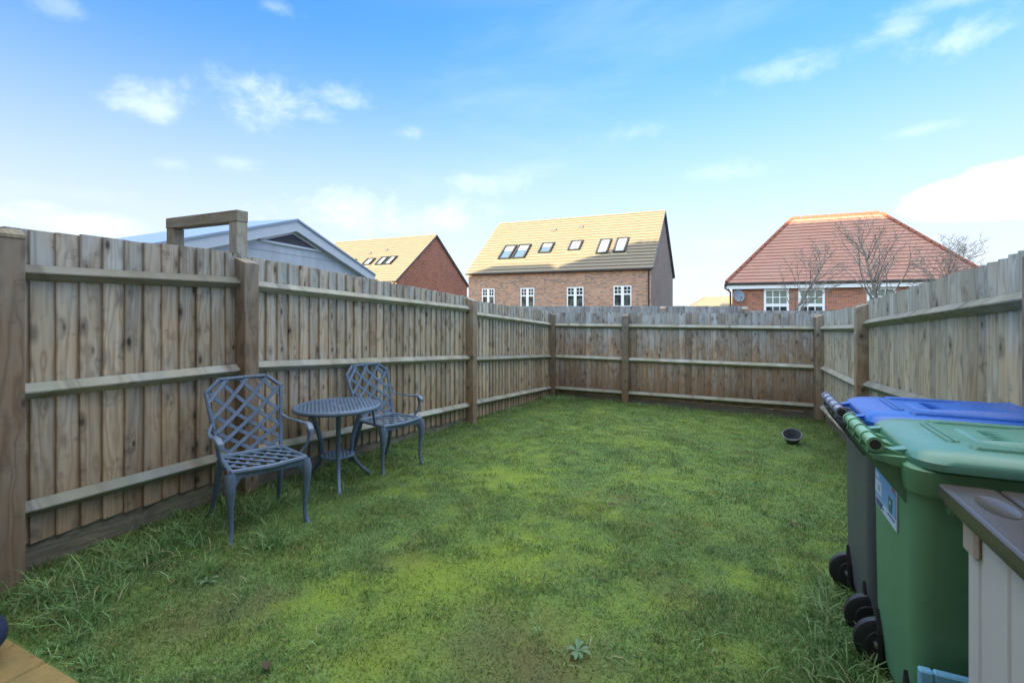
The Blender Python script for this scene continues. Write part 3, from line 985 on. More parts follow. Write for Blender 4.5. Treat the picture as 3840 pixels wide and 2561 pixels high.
red = hip_house('brick_house', 'red brick bungalow with a hipped red tiled roof and white sash windows', -.72, 10.72, 30.4, 37.5, -1.2, 2.92, 6.83, M_brick_r, M_tile_r, M_ridge_r, .30, .265)
MB().tube([(-.78, 30.36, 2.82), (-.80, 30.40, 2.62), (-.52, 30.64, 2.40), (-.50, 30.65, -1.0)], .045, 8).build('downpipe', M_gutter, red)


def sash(root, x0, x1, ztop, h, y, cols=3):
    f = MB()
    t = .11
    z0, z1 = ztop - h, ztop
    zm = z1 - .90
    f.span((x0, y - .06, z1 - t), (x1, y + .02, z1)).span((x0, y - .06, z0), (x1, y + .02, z0 + t))
    f.span((x0, y - .06, z0 + t), (x0 + t, y + .02, z1 - t)).span((x1 - t, y - .06, z0 + t), (x1, y + .02, z1 - t))
    f.span((x0 + t, y - .05, zm - .08), (x1 - t, y + .02, zm + .08))
    win = f.build('window', M_white, root)
    for lo, hi, mt, rows in ((zm + .08, z1 - t, M_blind, 2), (z0 + t, zm - .08, M_glass_d, 2)):
        MB().span((x0 + t, y - .012, lo), (x1 - t, y + .004, hi)).build('pane', mt, win)
        g = MB()
        for i in range(1, cols):
            xx = x0 + t + (x1 - x0 - 2 * t) * i / cols
            g.span((xx - .02, y - .036, lo), (xx + .02, y - .013, hi))
        zz = (lo + hi) / 2
        for i in range(cols):
            xa = x0 + t + (x1 - x0 - 2 * t) * i / cols + (.02 if i else 0)
            xb = x0 + t + (x1 - x0 - 2 * t) * (i + 1) / cols - (.02 if i < cols - 1 else 0)
            g.span((xa, y - .034, zz - .02), (xb, y - .013, zz + .02))
        g.build('glazing_bar', M_white, win)


for a, b_ in ((1.18, 2.40), (2.84, 4.06), (5.90, 7.12), (8.6, 9.8)):
    sash(red, a, b_, 2.545, 1.75, 30.7)
# satellite dish on the corner of the red house
dish = empty('satellite_dish', (-.10, 30.66, 2.15), 0, label='grey satellite dish on the corner of the red brick bungalow', cat='satellite dish')
aim = (Vector((.35, -.9, .28))).normalized()
q = aim.to_track_quat('Z', 'Y')
rings = []
for rr, zz in ((.02, 0), (.14, .012), (.25, .04), (.32, .07), (.335, .08), (.32, .085), (.25, .055), (.14, .027), (.02, .015)):
    rings.append([q @ Vector((math.cos(a) * rr * .92, math.sin(a) * rr * 1.05, zz)) + Vector((0, -.28, 0)) for a in [2 * math.pi * i / 24 for i in range(24)]])
MB().loft(rings).build('reflector', plain('dish_grey', (.16, .19, .23), .5), dish, smooth=True)
MB().tube([(0, .04, -.1), (0, -.12, -.08), (0, -.27, 0)], .025, 6).tube([(0, -.28, -.3), (.08, -.48, -.28), (.14, -.66, -.1)], .012, 6).build('arm', M_gutter, dish)
MB().box((.15, -.69, -.07), (.07, .12, .07)).build('receiver', M_gutter, dish, bevel=.01)

far = hip_house('distant_house', 'small far house with a sunlit yellow roof left of the satellite dish', -11.2, 6.0, 114, 122, -2.8, 1.2, 3.85, M_brick_o, M_tile_t, M_ridge_t, 1.0, .8, fascia=False, gutter=False)

# the terrace the picture was taken from, and its lower neighbour: they stand behind the camera and shade the garden
back = hip_house('terrace_house', 'tall brick terrace house at the near end of the lawn', -19.6, 16.0, -9.4, -1.2, -.1, 7.62, 10.03, M_brick_o, M_tile_t, M_ridge_t, 1.2, .8, group='houses at the near end of the lawn')
low = hip_house('terrace_house', 'lower brick house beside the tall terrace', -28.6, -18.95, -7.7, -2.7, -.1, 6.75, 8.2, M_brick_o, M_tile_t, M_ridge_t, 1.2, .8, group='houses at the near end of the lawn')
for i in range(6):
    for zt in (2.3, 4.9, 7.2):
        casement(back, -17.6 + 5.2 * i, -16.3 + 5.2 * i, zt, 1.4, 0)
for wnd in [c_ for c_ in back.children if c_.name.startswith('window')]:
    wnd.location = (0, 0, 0)
    wnd.rotation_euler = (0, 0, math.pi)
    wnd.location = (-3.6, -1.5, 0)

# ------------------------------------------------------------------ pale blue cabin behind the left fence
m_clad, k, b = new_mat('pale_blue_cladding')
P = k.n('ShaderNodeTexCoord').outputs['Object']
stain = k.noise(k.v('MULTIPLY', P, (4, 4, .7)), 1.0, 5, .6)
c = k.v('SCALE', (.47, .545, .61), k.m('MULTIPLY_ADD', stain, .5, .72))
k.put(b.inputs['Base Color'], c)
b.inputs['Roughness'].default_value = .45
m_trim = plain('pale_blue_trim', (.55, .63, .70), .4, .06, 3)
m_roof_skytint = plain('sky_tinted_metal_roof', (.27, .38, .52), .4, .1, 2, spec=.7)  # blue of the reflected sky put into the roof colour
m_louvre = plain('dark_louvre', (.14, .15, .19), .5)
cab = empty('cabin', (-9.25, 8.14, gz(-9, 8)), R(12), label='pale blue clad cabin with a triangular louvre under its gable', cat='cabin')
# local: +x out of the gable, y along it; apex over the origin
ZA, ZE, HW, DP = 3.44 + .33, 2.45 + .33, 3.5, 1.75
MB().prism([(-.12, -HW + .22, 0), (-.12, HW - .22, 0), (-.12, HW - .22, ZE - .02), (-.12, 0, ZA - .08), (-.12, -HW + .22, ZE - .02)], (-DP + .2, 0, 0)).build('wall', m_clad, cab)
zz, i = .3, 0
hgt = .30
while zz < ZA - .25:
    top = min(zz + hgt, ZA - .1)
    def hwid(z):
        return min(HW - .22, (ZA - .10 - z) / (ZA - ZE) * HW)
    w0, w1 = hwid(zz), hwid(top - .008)
    if w1 > .05:
        cuts = [-1, 1] if i % 2 else [-1, .42, 1]
        for c0, c1 in zip(cuts, cuts[1:]):
            MB().prism([(-.119, w0 * c0 + .004, zz), (-.119, w0 * c1 - .004, zz), (-.119, w1 * c1 - .004, top - .008), (-.119, w1 * c0 + .004, top - .008)], (.022, 0, 0)).build('panel', m_clad, cab)
    zz += hgt
    i += 1
for s in (-1, 1):
    e, a = Vector((-.12, s * (HW + .12), ZE - .035)), Vector((-.12, 0, ZA))
    dn = Vector((0, 0, -.235))
    MB().prism([a, e, e + dn * .9, a + dn], (.16, 0, 0)).build('barge_board', m_trim, cab)
    MB().prism([a + Vector((.19, 0, .004)), e + Vector((.19, 0, .004)), e + Vector((.19, 0, .045)), a + Vector((.19, 0, .05))], (-DP - .1, 0, 0)).build('roof', m_roof_skytint, cab)
lf = MB()
tz, bz, hwv = ZA - .27, ZA - .27 - .30, 1.06
T, L_, R_ = Vector((-.085, 0, tz)), Vector((-.085, -hwv, bz)), Vector((-.085, hwv, bz))
for p, q2 in ((T, L_), (T, R_), (L_, R_)):
    lf.strap(p, q2, .05, .05, (1, 0, 0))
lv = lf.build('louvre', m_trim, cab)
for i in range(7):
    z = bz + .03 + i * .036
    hw_ = (tz - .03 - z) / (tz - bz) * hwv
    if hw_ > .08:
        MB().box((-.085, 0, z), (.035, hw_ * 1.9, .02), Matrix.Rotation(R(35), 3, 'Y')).build('slat', m_louvre, lv)
MB().prism([(-.099, 0, tz), (-.099, -hwv, bz), (-.099, hwv, bz)], (.006, 0, 0)).build('backing', M_black, lv)

# ------------------------------------------------------------------ bare saplings beyond the end fence
m_bark, k, b = new_mat('grey_bark')
P = k.n('ShaderNodeTexCoord').outputs['Object']
k.put(b.inputs['Base Color'], k.mix(k.noise(P, 9, 4), (.17, .145, .125), (.33, .30, .26)))
b.inputs['Roughness'].default_value = .9


def sapling(label, x, y, H, r0, seed, fork=0):
    r = random.Random(seed)
    g0 = gz(x, y) - .05
    root = empty('bare_tree', (x, y, g0), 0, label=label, cat='tree', group='bare saplings beyond the end fence')
    tk, cr = MB(), MB()

    def grow(mb, p, d, L, rad, lev):
        n = max(3, int(L / .16))
        pts, rs = [p], [rad]
        dd = Vector(d)
        kids = []
        for i in range(n):
            dd = (dd + Vector((r.gauss(0, .09), r.gauss(0, .09), r.gauss(0.04, .05)))).normalized()
            pts.append(pts[-1] + dd * (L / n))
            rs.append(rad * (1 - .78 * (i + 1) / n))
            kids.append((pts[-1], Vector(dd), rs[-1]))
        mb.tube(pts, rs, 5 if lev else 7)
        if lev < 3:
            st = .42 if lev == 0 else .22
            cnt = (34 if lev == 0 else 6 if lev == 1 else 3)
            for j in range(cnt):
                t = st + (1 - st) * (j + r.random()) / cnt
                pp, pd, pr = kids[min(int(t * n), n - 1)]
                a = r.random() * 2 * math.pi
                sd = Vector((math.cos(a), math.sin(a), 0))
                nd = (pd * r.uniform(.75, 1.2) + sd * r.uniform(.7, 1.0)).normalized()
                LL = (L * (.43 if lev == 0 else .5) * (1.15 - .75 * (t - st) / (1 - st))) * r.uniform(.6, 1.1)
                grow(cr, pp, nd, max(LL, .12), max(pr * .5, (.0058 if lev < 2 else .0042)), lev + 1)
    if fork:
        for a in range(fork):
            grow(tk, Vector((0, 0, 0)), Vector((r.uniform(-.22, .22), r.uniform(-.2, .2), 1)).normalized(), H * r.uniform(.8, 1), r0 * .7, 0)
    else:
        grow(tk, Vector((0, 0, 0)), Vector((r.uniform(-.02, .02), 0, 1)), H, r0, 0)
    tk.build('trunk', m_bark, root, smooth=True)
    cr.build('crown', m_bark, root)


sapling('slim bare sapling in front of the left pair of sash windows', 1.47, 20.0, 3.95, .06, 3)
sapling('tallest bare sapling, standing before the middle of the red roof', 3.65, 18.0, 4.25, .075, 8)
sapling('bushy bare sapling rising behind the grey fence at the right end of the red roof', 5.3, 17.0, 3.55, .05, 21, fork=2)


# ------------------------------------------------------------------ garden chairs and table
def arcs(inside, u0, u1, v0, v1, fam, step, curve):
    """polylines of one lattice family clipped to a shape"""
    out = []
    k0 = -3.0
    while k0 < 3.0:
        seg = []
        for i in range(41):
            v_ = v0 + (v1 - v0) * i / 40
            t = i / 40
            u_ = k0 + fam * (t * (v1 - v0) * .85 + curve * math.sin(math.pi * t))
            if inside(u_, v_):
                seg.append((u_, v_))
            elif len(seg) > 2:
                out.append(seg)
                seg = []
            else:
                seg = []
        if len(seg) > 2:
            out.append(seg)
        k0 += step
    return out


def make_chair():
    root = empty('garden_chair')
    SH = .455
    hw = lambda x: .20 + (x + .20) / .40 * .035            # seat half width
    # seat: rim and woven straps
    rim = [(-.20, -.20), (-.20, .20), (.20, .236), (.20, -.236)]
    s = MB()
    for i in range(4):
        a, b_ = rim[i], rim[(i + 1) % 4]
        s.tube([(a[0], a[1], SH), ((a[0] + b_[0]) / 2 + (.02 if i == 2 else 0), (a[1] + b_[1]) / 2, SH - (.006 if i == 2 else 0)), (b_[0], b_[1], SH)], .017, 8)
    s.strap((.205, -.235, SH - .02), (.205, .235, SH - .02), .012, .05, (0, 0, 1))
    seat = s.build('seat', M_alu, root, smooth=True)
    lt = MB()
    ins = lambda x, y: -.2 < x < .2 and abs(y) < hw(x)
    for fam in (1, -1):
        for kk in np.arange(-.60, .61, .088):
            seg = [(x, kk + fam * (x * .62)) for x in np.linspace(-.2, .2, 17)]
            seg = [p for p in seg if ins(*p)]
            if len(seg) > 1:
                lt.strap((*seg[0], SH + .004 * fam), (*seg[-1], SH + .004 * fam), .026, .006, (0, 0, 1))
    lt.build('lattice', M_alu, seat)
    # backrest: leaning frame with clipped corners
    def bp(u_, v_):          # u across, v up 0..1
        dish = -.025 * math.cos(min(abs(u_) / .27, 1) * math.pi / 2)
        return Vector((-.195 - .185 * v_ ** 1.05 + dish, u_, SH + .005 + .515 * v_))
    half = lambda v_: .205 + .05 * (v_ / .84) if v_ < .84 else .255 - (v_ - .84) / .16 * .095
    prof = [(-.205, 0), (-.225, .35), (-.245, .65), (-.255, .84), (-.16, 1.0), (0, 1.0), (.16, 1.0), (.255, .84), (.245, .65), (.225, .35), (.205, 0)]
    f = MB()
    for a, b_ in zip(prof, prof[1:]):
        f.tube([bp(*a), bp((a[0] + b_[0]) / 2, (a[1] + b_[1]) / 2), bp(*b_)], .0145, 8)
    for u_, v_ in prof[1:-1]:
        f.tube([bp(u_, v_) - Vector((0, .007, .007)), bp(u_, v_) + Vector((0, .007, .007))], .0155, 8)
    f.tube([bp(-.205, 0), bp(.205, 0)], .013, 8)
    back = f.build('backrest', M_alu, root, smooth=True)
    lt = MB()
    inb = lambda u_, v_: 0 <= v_ <= 1 and abs(u_) <= half(v_)
    for fam in (1, -1):
        for k0 in np.arange(-.70, .71, .14):
            seg = []
            for i in range(33):
                v_ = i / 32
                u_ = fam * (k0 + (v_ - .5) * .62 + .055 * math.sin(math.pi * v_ * 1.0))
                if inb(u_, v_):
                    seg.append(bp(u_, v_) + Vector((.005 * fam, 0, 0)))
            if len(seg) > 2:
                for p, q_ in zip(seg[::2], seg[2::2] + ([seg[-1]] if len(seg) % 2 == 0 else [])):
                    if (q_ - p).length > .003:
                        lt.strap(p, q_ + (q_ - p).normalized() * .003, .025, .010, Vector((1, 0, .36)))
    lt.build('lattice', M_alu, back)
    # cabriole legs
    for s_ in (-1, 1):
        y = s_ * .232
        pts = [(.185, y, SH - .015), (.20, y + s_ * .006, SH - .06), (.205, y + s_ * .008, SH - .13), (.192, y + s_ * .004, .20), (.188, y, .09), (.20, y + s_ * .006, .02), (.215, y + s_ * .012, -.005)]
        MB().tube(pts, [.036, .036, .028, .0185, .0155, .016, .020], 10).tube([(.185, y - s_ * .10, SH - .022), (.19, y - s_ * .04, SH - .05), (.195, y, SH - .10)], [.012, .018, .022], 8).build('leg', M_alu, root, smooth=True)
        y = s_ * .20
        pts = [(-.19, y, SH), (-.215, y + s_ * .004, SH - .08), (-.235, y + s_ * .01, SH - .17), (-.27, y + s_ * .02, .16), (-.325, y + s_ * .03, .04), (-.35, y + s_ * .035, -.005)]
        MB().tube(pts, [.024, .026, .022, .0175, .016, .019], 10).build('leg', M_alu, root, smooth=True)
        ya = s_ * .25
        a0 = bp(s_ * .232, .44)
        pts = [a0, a0 + Vector((.07, s_ * .03, -.028)), Vector((-.11, s_ * .29, .655)), Vector((0, s_ * .30, .650)), Vector((.07, s_ * .295, .662)), Vector((.125, s_ * .29, .655)), Vector((.165, s_ * .285, .63)), Vector((.175, s_ * .285, .605))]
        ar = MB().tube(pts, [.011, .010, .011, .015, .021, .024, .022, .014], 8, .65)
        sp = [(.105, s_ * .288, .645), (.12, s_ * .288, .58), (.115, s_ * .275, .52), (.09, s_ * .245, SH + .01), (.085, s_ * .228, SH - .005)]
        ar.tube(sp, [.013, .0105, .0105, .012, .014], 8)
        ar.build('armrest', M_alu, root, smooth=True)
    return root


ch = make_chair()
tag(ch, 'nearer blue-grey metal armchair with a lattice back, left of the round table', 'chair', 'lattice garden chairs')
ch.location = (-3.03, 2.37, 0)
ch.rotation_euler = (0, 0, R(-21))
ch2 = copy_tree(ch)
ch2['label'] = 'farther blue-grey metal armchair partly hidden behind the round table'
ch2.location = (-3.19, 3.955, gz(-3.19, 3.95) + .004)
ch2.rotation_euler = (0, 0, R(-12))

tb = empty('bistro_table', (-3.235, 3.30, gz(-3.2, 3.3)), R(-43), label='round blue-grey metal bistro table with a pierced top between the two chairs', cat='table')
TR, TH = .355, .682


def ring(mb, rad, z, r, n=40):
    pts = [(math.cos(2 * math.pi * i / n) * rad, math.sin(2 * math.pi * i / n) * rad, z) for i in range(n + 1)]
    mb.tube(pts, r, 8)


t_ = MB()
ring(t_, TR, TH - .012, .019)
ring(t_, TR - .05, TH - .004, .008)
ring(t_, .055, TH - .004, .01, 20)
top = t_.build('tabletop', M_alu, tb, smooth=True)
lt = MB()
for fam in (0, 1):
    for c_ in np.arange(-TR + .03, TR, .031):
        e = math.sqrt(max(TR * TR - c_ * c_, 0))
        if e > .05:
            if fam:
                lt.strap((c_, -e, TH - .005), (c_, e, TH - .005), .015, .007, (0, 0, 1))
            else:
                lt.strap((-e, c_, TH - .003), (e, c_, TH - .003), .015, .007, (0, 0, 1))
lt.build('lattice', M_alu, top)
sh = MB()
ring(sh, .135, .245, .010, 28)
for c_ in np.arange(-.12, .13, .03):
    e = math.sqrt(.135 ** 2 - c_ ** 2)
    sh.strap((c_, -e, .245), (c_, e, .245), .013, .006, (0, 0, 1)).strap((-e, c_, .248), (e, c_, .248), .013, .006, (0, 0, 1))
sh.build('shelf', M_alu, tb, smooth=True)
for i in range(3):
    a = 2 * math.pi * i / 3
    pr = [(.25, TH - .02), (.235, TH - .10), (.185, .46), (.150, .34), (.142, .25), (.175, .16), (.26, .06), (.335, -.005)]
    MB().tube([(math.cos(a) * r_, math.sin(a) * r_, z) for r_, z in pr], [.02, .022, .021, .019, .018, .017, .016, .02], 10).build('leg', M_alu, tb, smooth=True)


# ------------------------------------------------------------------ wheelie bins
def rrect(x0, x1, y0, y1, r, z, n=6):
    out = []
    for cx, cy, a0 in ((x1 - r, y1 - r, 0), (x0 + r, y1 - r, 90), (x0 + r, y0 + r, 180), (x1 - r, y0 + r, 270)):
        for i in range(n + 1):
            a = R(a0 + 90 * i / n)
            out.append((cx + math.cos(a) * r, cy + math.sin(a) * r, z))
    return out


def bin_mat(name, col, rough=.42):
    m, k, b = new_mat(name)
    P = k.n('ShaderNodeTexCoord').outputs['Object']
    n1 = k.noise(P, 3.0, 5, .6)
    c = k.v('SCALE', tuple(col), k.m('MULTIPLY_ADD', n1, .35, .82))
    scr = k.noise(k.v('MULTIPLY', P, (6, 6, 60)), 1.0, 5, .7)
    c = k.mix(k.m('MULTIPLY', k.step(scr, .58, .8), .22), c, (.40, .42, .40))
    c = k.mix(k.m('MULTIPLY', k.step(k.noise(P, 7.0, 6, .7), .52, .72), .28), c, tuple(q * .45 + .012 for q in col))
    k.put(b.inputs['Base Color'], c)
    k.put(b.inputs['Roughness'], k.m('MULTIPLY_ADD', n1, .3, rough - .12))
    b.inputs['Specular IOR Level'].default_value = .5
    bump(k, b, k.noise(P, 160, 2), .06, .002)
    return m


def make_bin(label, loc, body_m, lid_m, bar_m, dmark):
    """local x from the hinge side (0) to the front, y across"""
    root = empty('wheelie_bin', loc, 0, label=label, cat='bin', group='wheelie bins along the right fence')
    Wd, Dp = .58, .62
    rings = [rrect(.06, .50, .045, Wd - .045, .05, .03), rrect(.02, .52, .04, Wd - .04, .05, .06), rrect(.004, .535, .032, Wd - .032, .05, .26), rrect(0.0, .56, .024, Wd - .024, .055, .55),
             rrect(-.002, .60, .012, Wd - .012, .06, .86), rrect(-.004, .61, .010, Wd - .010, .06, .90)]
    body = MB().loft(rings).build('body', body_m, root, smooth=True)
    # black plates that paint in the shaded recesses over the axle on the hinge side
    for y in (.10, Wd - .10):
        MB().prism([(-.006, y - .035, .05), (-.006, y + .035, .05), (-.006, y + .03, .16), (-.006, y, .25), (-.006, y - .03, .16)], (.016, 0, 0)).build('axle_slot_dark', M_black, body)
    # rim skirt with comb of ribs
    rm = MB().loft([rrect(-.012, .63, -.008, Wd + .008, .065, .885), rrect(-.02, .645, -.016, Wd + .016, .07, .925), rrect(-.02, .65, -.018, Wd + .018, .07, .965), rrect(-.006, .635, -.004, Wd + .004, .06, .975)])
    for i in range(6):
        x = .08 + i * .09
        rm.span((x, -.020, .84), (x + .014, .02, .93)).span((x, Wd - .02, .84), (x + .014, Wd + .02, .93))
    rm.build('rim', body_m, root, smooth=True)
    # handle: bar along y in front of the hinge side, carried by gusset brackets
    hx, hz = -.092, 1.018
    br = MB()
    for y in (.09, .21, .33, .45):
        br.prism([(hx - .012, y, hz + .005), (.005, y, .985), (.02, y, .80), (.0, y, .82), (hx + .01, y, .93), (hx - .02, y, .985)], (0, .014, 0))
    br.prism([(hx - .010, .065, .972), (hx - .016, .065, .985), (.01, .065, .985), (.012, .065, .94)], (0, .40, 0))
    br.build('handle_bracket', body_m, root)
    hb = MB().tube([(hx, .075, hz), (hx, .505, hz)], .022, 14)
    for y in (.08, .18, .30, .41, .50):
        hb.tube([(hx, y - .008, hz), (hx, y + .008, hz)], .0262, 14)
    bar = hb.build('handle', bar_m, root, smooth=True)
    MB().tube([(hx, .070, hz), (hx, .0755, hz)], .017, 14).build('bar_end', M_black, bar, smooth=True)
    # lid: domed, lipped, with the hollow arrow panel
    z0 = .966
    rows = [(0, 0, .0), (0, 0, .022), (.012, .05, .038), (.04, .07, .052), (.10, .09, .060)]
    lr = []
    for ins_, r_, dz_ in rows:
        lr.append(rrect(-.004 + ins_, .70 - ins_, -.03 + ins_, Wd + .03 - ins_, .09, z0 + .008 + dz_))
    ld = MB().loft(lr)
    lid = ld.build('lid', lid_m, root, smooth=True)
    zt = z0 + .068
    e = MB()
    e.loft([rrect(.16, .62, .06, .12, .02, zt - .002), rrect(.165, .61, .065, .115, .02, zt + .007)])
    e.loft([rrect(.16, .62, Wd - .12, Wd - .06, .02, zt - .002), rrect(.165, .61, Wd - .115, Wd - .065, .02, zt + .007)])
    e.loft([rrect(.12, .165, .14, Wd - .14, .02, zt - .002), rrect(.123, .160, .145, Wd - .145, .02, zt + .006)])
    e.build('panel_ridge', lid_m, lid, smooth=True)
    pw = MB()
    lo = [(.20, .17), (.66, .12), (.66, Wd - .12), (.20, Wd - .17)]
    hi = [(.225, .20), (.62, .165), (.62, Wd - .165), (.225, Wd - .20)]
    pw.add([(x, y, zt - .004) for x, y in lo] + [(x, y, zt + .004 + .06 * (x - .225)) for x, y in hi],
           [(3, 2, 1, 0), (4, 5, 6, 7), (0, 1, 5, 4), (1, 2, 6, 5), (2, 3, 7, 6), (3, 0, 4, 7)])
    pw.build('raised_panel', lid_m, lid, bevel=.008, seg=2)
    # faint moulded lettering, worn past reading
    lw = MB()
    rd = random.Random(dmark)
    y = .21
    while y < Wd - .23:
        hh = .055
        lw.span((.265, y, zt - .003), (.265 + hh, y + .006, zt + .0098))
        if rd.random() < .7:
            q_ = .265 + rd.choice((0, hh / 2, hh - .006))
            lw.span((q_, y + .006, zt - .003), (q_ + .007, y + .02, zt + .0098))
        y += rd.uniform(.018, .03)
    lw.build('moulded_lettering', lid_m, lid)
    g = MB()
    g.tube([(.69, .10, z0 + .035), (.745, .10, z0 + .038), (.745, .20, z0 + .038), (.69, .20, z0 + .035)], .014, 8).tube([(.69, Wd - .20, z0 + .035), (.745, Wd - .20, z0 + .038), (.745, Wd - .10, z0 + .038), (.69, Wd - .10, z0 + .035)], .014, 8)
    g.build('lid_grip', lid_m, lid, smooth=True)
    # hinge lugs
    for y in (.10, .43):
        MB().prism([(-.05, y, z0 + .03), (.05, y, z0 + .05), (.05, y, z0 + .01), (-.05, y, z0 + .005)], (0, .045, 0)).build('hinge', lid_m, root)
    for y in (.06, Wd - .10):
        wl = MB()
        prof = [(.030, 0), (.085, 0), (.098, .006), (.100, .020), (.098, .036), (.085, .042), (.030, .042)]
        wl.loft([[(.016 + math.cos(a) * r_, y + yy, .10 + math.sin(a) * r_) for a in [2 * math.pi * i / 28 for i in range(28)]] for r_, yy in prof])
        wh = wl.build('wheel', M_black, root, smooth=True)
        MB().loft([[(.016 + math.cos(a) * r_, y + yy, .10 + math.sin(a) * r_) for a in [2 * math.pi * i / 20 for i in range(20)]] for r_, yy in ((.055, -.004), (.062, .002), (.062, .04), (.055, .046))]).build('hub', bar_m if False else M_black, wh, smooth=True)
    for y in (.10, Wd - .10):
        MB().tube([(-.006, y - .026, .105), (-.006, y + .026, .105)], .010, 10).build('axle', M_steel, root, smooth=True)
    return root


M_bgreen = bin_mat('bin_green', (.105, .27, .15))
M_lgreen = bin_mat('lid_green', (.085, .25, .185), .27)
M_bgrey = bin_mat('bin_charcoal', (.085, .10, .12))
M_lblue = bin_mat('lid_blue', (.006, .100, .47), .27)
M_hgreen = bin_mat('handle_green', (.16, .40, .24), .22)
M_hblue = bin_mat('handle_blue', (.20, .24, .35), .2)
gbin = make_bin('green wheelie bin with a green lid and a pale blue sticker', (.515, 2.0, .01), M_bgreen, M_lgreen, M_hgreen, 4)
bbin = make_bin('dark grey wheelie bin with a bright blue lid', (.515, 2.625, .0), M_bgrey, M_lblue, M_hblue, 9)

# sticker on the hinge side of the green bin
m_st = plain('sticker_white', (.50, .60, .78), .5, .05)
m_sb = plain('sticker_blue', (.16, .36, .66), .5, .06)
m_sd = plain('sticker_ink', (.07, .11, .22), .5)
m_sg = plain('sticker_bin_green', (.05, .15, .14), .5)
m_sr = plain('sticker_red', (.42, .08, .16), .5)
lab = MB().box((0, 0, 0), (.004, .30, .172)).build('sticker', m_st, gbin, loc=(-.0045, .335, .770))


def sp(name, m, y0, y1, z0, z1, lift=.0012):
    return MB().span((-.0022 - lift, y0, z0), (-.0020, y1, z1)).build(name, m, lab)


# local y: +.15 is the far (left-hand) edge
sp('header', m_sb, -.142, .148, .030, .083)
sp('picture_panel', m_sb, -.142, .148, -.045, .028)
sp('text_panel', m_st, .045, .145, -.030, .022, .002)
sp('text_panel', m_st, .085, .135, .034, .048, .002)
tl = MB()
for z, a, b_ in ((.066, .0, .13), (-.055, .03, .13), (-.062, .05, .13), (-.069, .02, .13), (-.076, .06, .13), (-.057, -.13, -.04), (.004, .075, .098), (-.004, .075, .098), (-.012, .075, .098)):
    tl.span((-.0048, a, z - .0022), (-.0022, b_, z + .0022))
tl.build('text_line', m_sd, lab)
MB().prism([(-.0048, -.05, .012), (-.0048, -.105, .012), (-.0048, -.095, -.042), (-.0048, -.06, -.042)], (.0026, 0, 0)).build('bin_picture', m_sg, lab)
MB().span((-.0056, -.085, -.012), (-.0046, -.070, .000)).build('emblem', m_st, lab)
MB().span((-.0048, -.13, .045), (-.0022, -.10, .067)).build('flag', m_sr, lab)
MB().span((-.0054, -.112, .064), (-.0046, -.10, .067)).build('flag_canton', m_sd, lab)
sp('torn_edge', m_sd, .150, .158, -.06, .075, .0)

# ------------------------------------------------------------------ storage box in the near right corner
m_lidb, k, b = new_mat('grey_brown_lid')
P = k.n('ShaderNodeTexCoord').outputs['Object']
x, y, z = k.xyz(P)
gr = k.noise(k.comb(k.m('MULTIPLY', x, 60), k.m('MULTIPLY', y, 2.5), z), 1.0, 4, .6)
k.put(b.inputs['Base Color'], k.mix(gr, (.040, .033, .030), (.085, .072, .066)))
b.inputs['Roughness'].default_value = .27
bump(k, b, gr, .25, .004)
m_boxb = plain('box_beige', (.58, .58, .57), .5, .06, 4, bmp=.05)
m_clip = plain('box_clip', (.42, .37, .32), .5, .06)
bx = empty('storage_box', (.551, 1.93, 0), 0, label='large beige plastic storage box with a dark grey-brown plank lid', cat='storage box')
# local: x to the right, y negative towards the camera
MB().span((.065, -1.16, .02), (.66, -.06, .905)).build('body', m_boxb, bx)
yy = -.06
for i, wd in enumerate((.085, .164, .164, .164, .164, .164, .164)):
    MB().span((.052, yy - wd + .005, .05), (.066, yy - .005, .905)).build('panel', m_boxb, bx, bevel=.005)
    yy -= wd
for i in range(4):
    MB().span((.075 + i * .146, -.061, .05), (.215 + i * .146, -.049, .905)).build('panel', m_boxb, bx, bevel=.005)
MB().span((.035, -.16, .80), (.053, -.075, .905)).build('latch', m_clip, bx, bevel=.008)
lids = MB().span((.0, -1.22, .918), (.138, 0, .962)).mesh('lid', m_lidb, bevel=.012, seg=3)
inst('lid', lids, bx)
inst('lid', MB().span((.144, -1.22, .918), (.69, 0, .962)).mesh('lid', m_lidb, bevel=.012, seg=3), bx)
MB().span((.012, -1.2, .903), (.68, -.012, .925)).build('lid_frame', m_lidb, bx)
el_ = MB().loft([[(.079 + math.cos(a) * .040 * s, -.17 + math.sin(a) * .085 * s, .9615 + dz) for a in [2 * math.pi * i / 28 for i in range(28)]] for s, dz in ((1, 0), (1, .0016), (.96, .0016), (.94, .0011))])
el_.build('oval_badge', m_lidb, bx, smooth=True)

# pale blue folding stool slotted between bin and box
m_stool = plain('pale_blue_plastic', (.16, .42, .62), .4, .08, 6)
st = empty('folding_stool', (.511, 1.955, 0), 0, label='pale blue folded plastic frame between the green bin and the storage box', cat='stool')
MB().box((.018, 0, .182), (.036, .03, .364)).build('leg', m_stool, st, bevel=.005)
MB().box((.302, 0, .182), (.036, .03, .364)).build('leg', m_stool, st, bevel=.005)
for z_ in (.348, .06):
    MB().box((.16, 0, z_), (.246, .028, .034)).build('rail', m_stool, st, bevel=.005)
MB().box((.16, .006, .20), (.246, .012, .20)).build('tread', M_black, st)

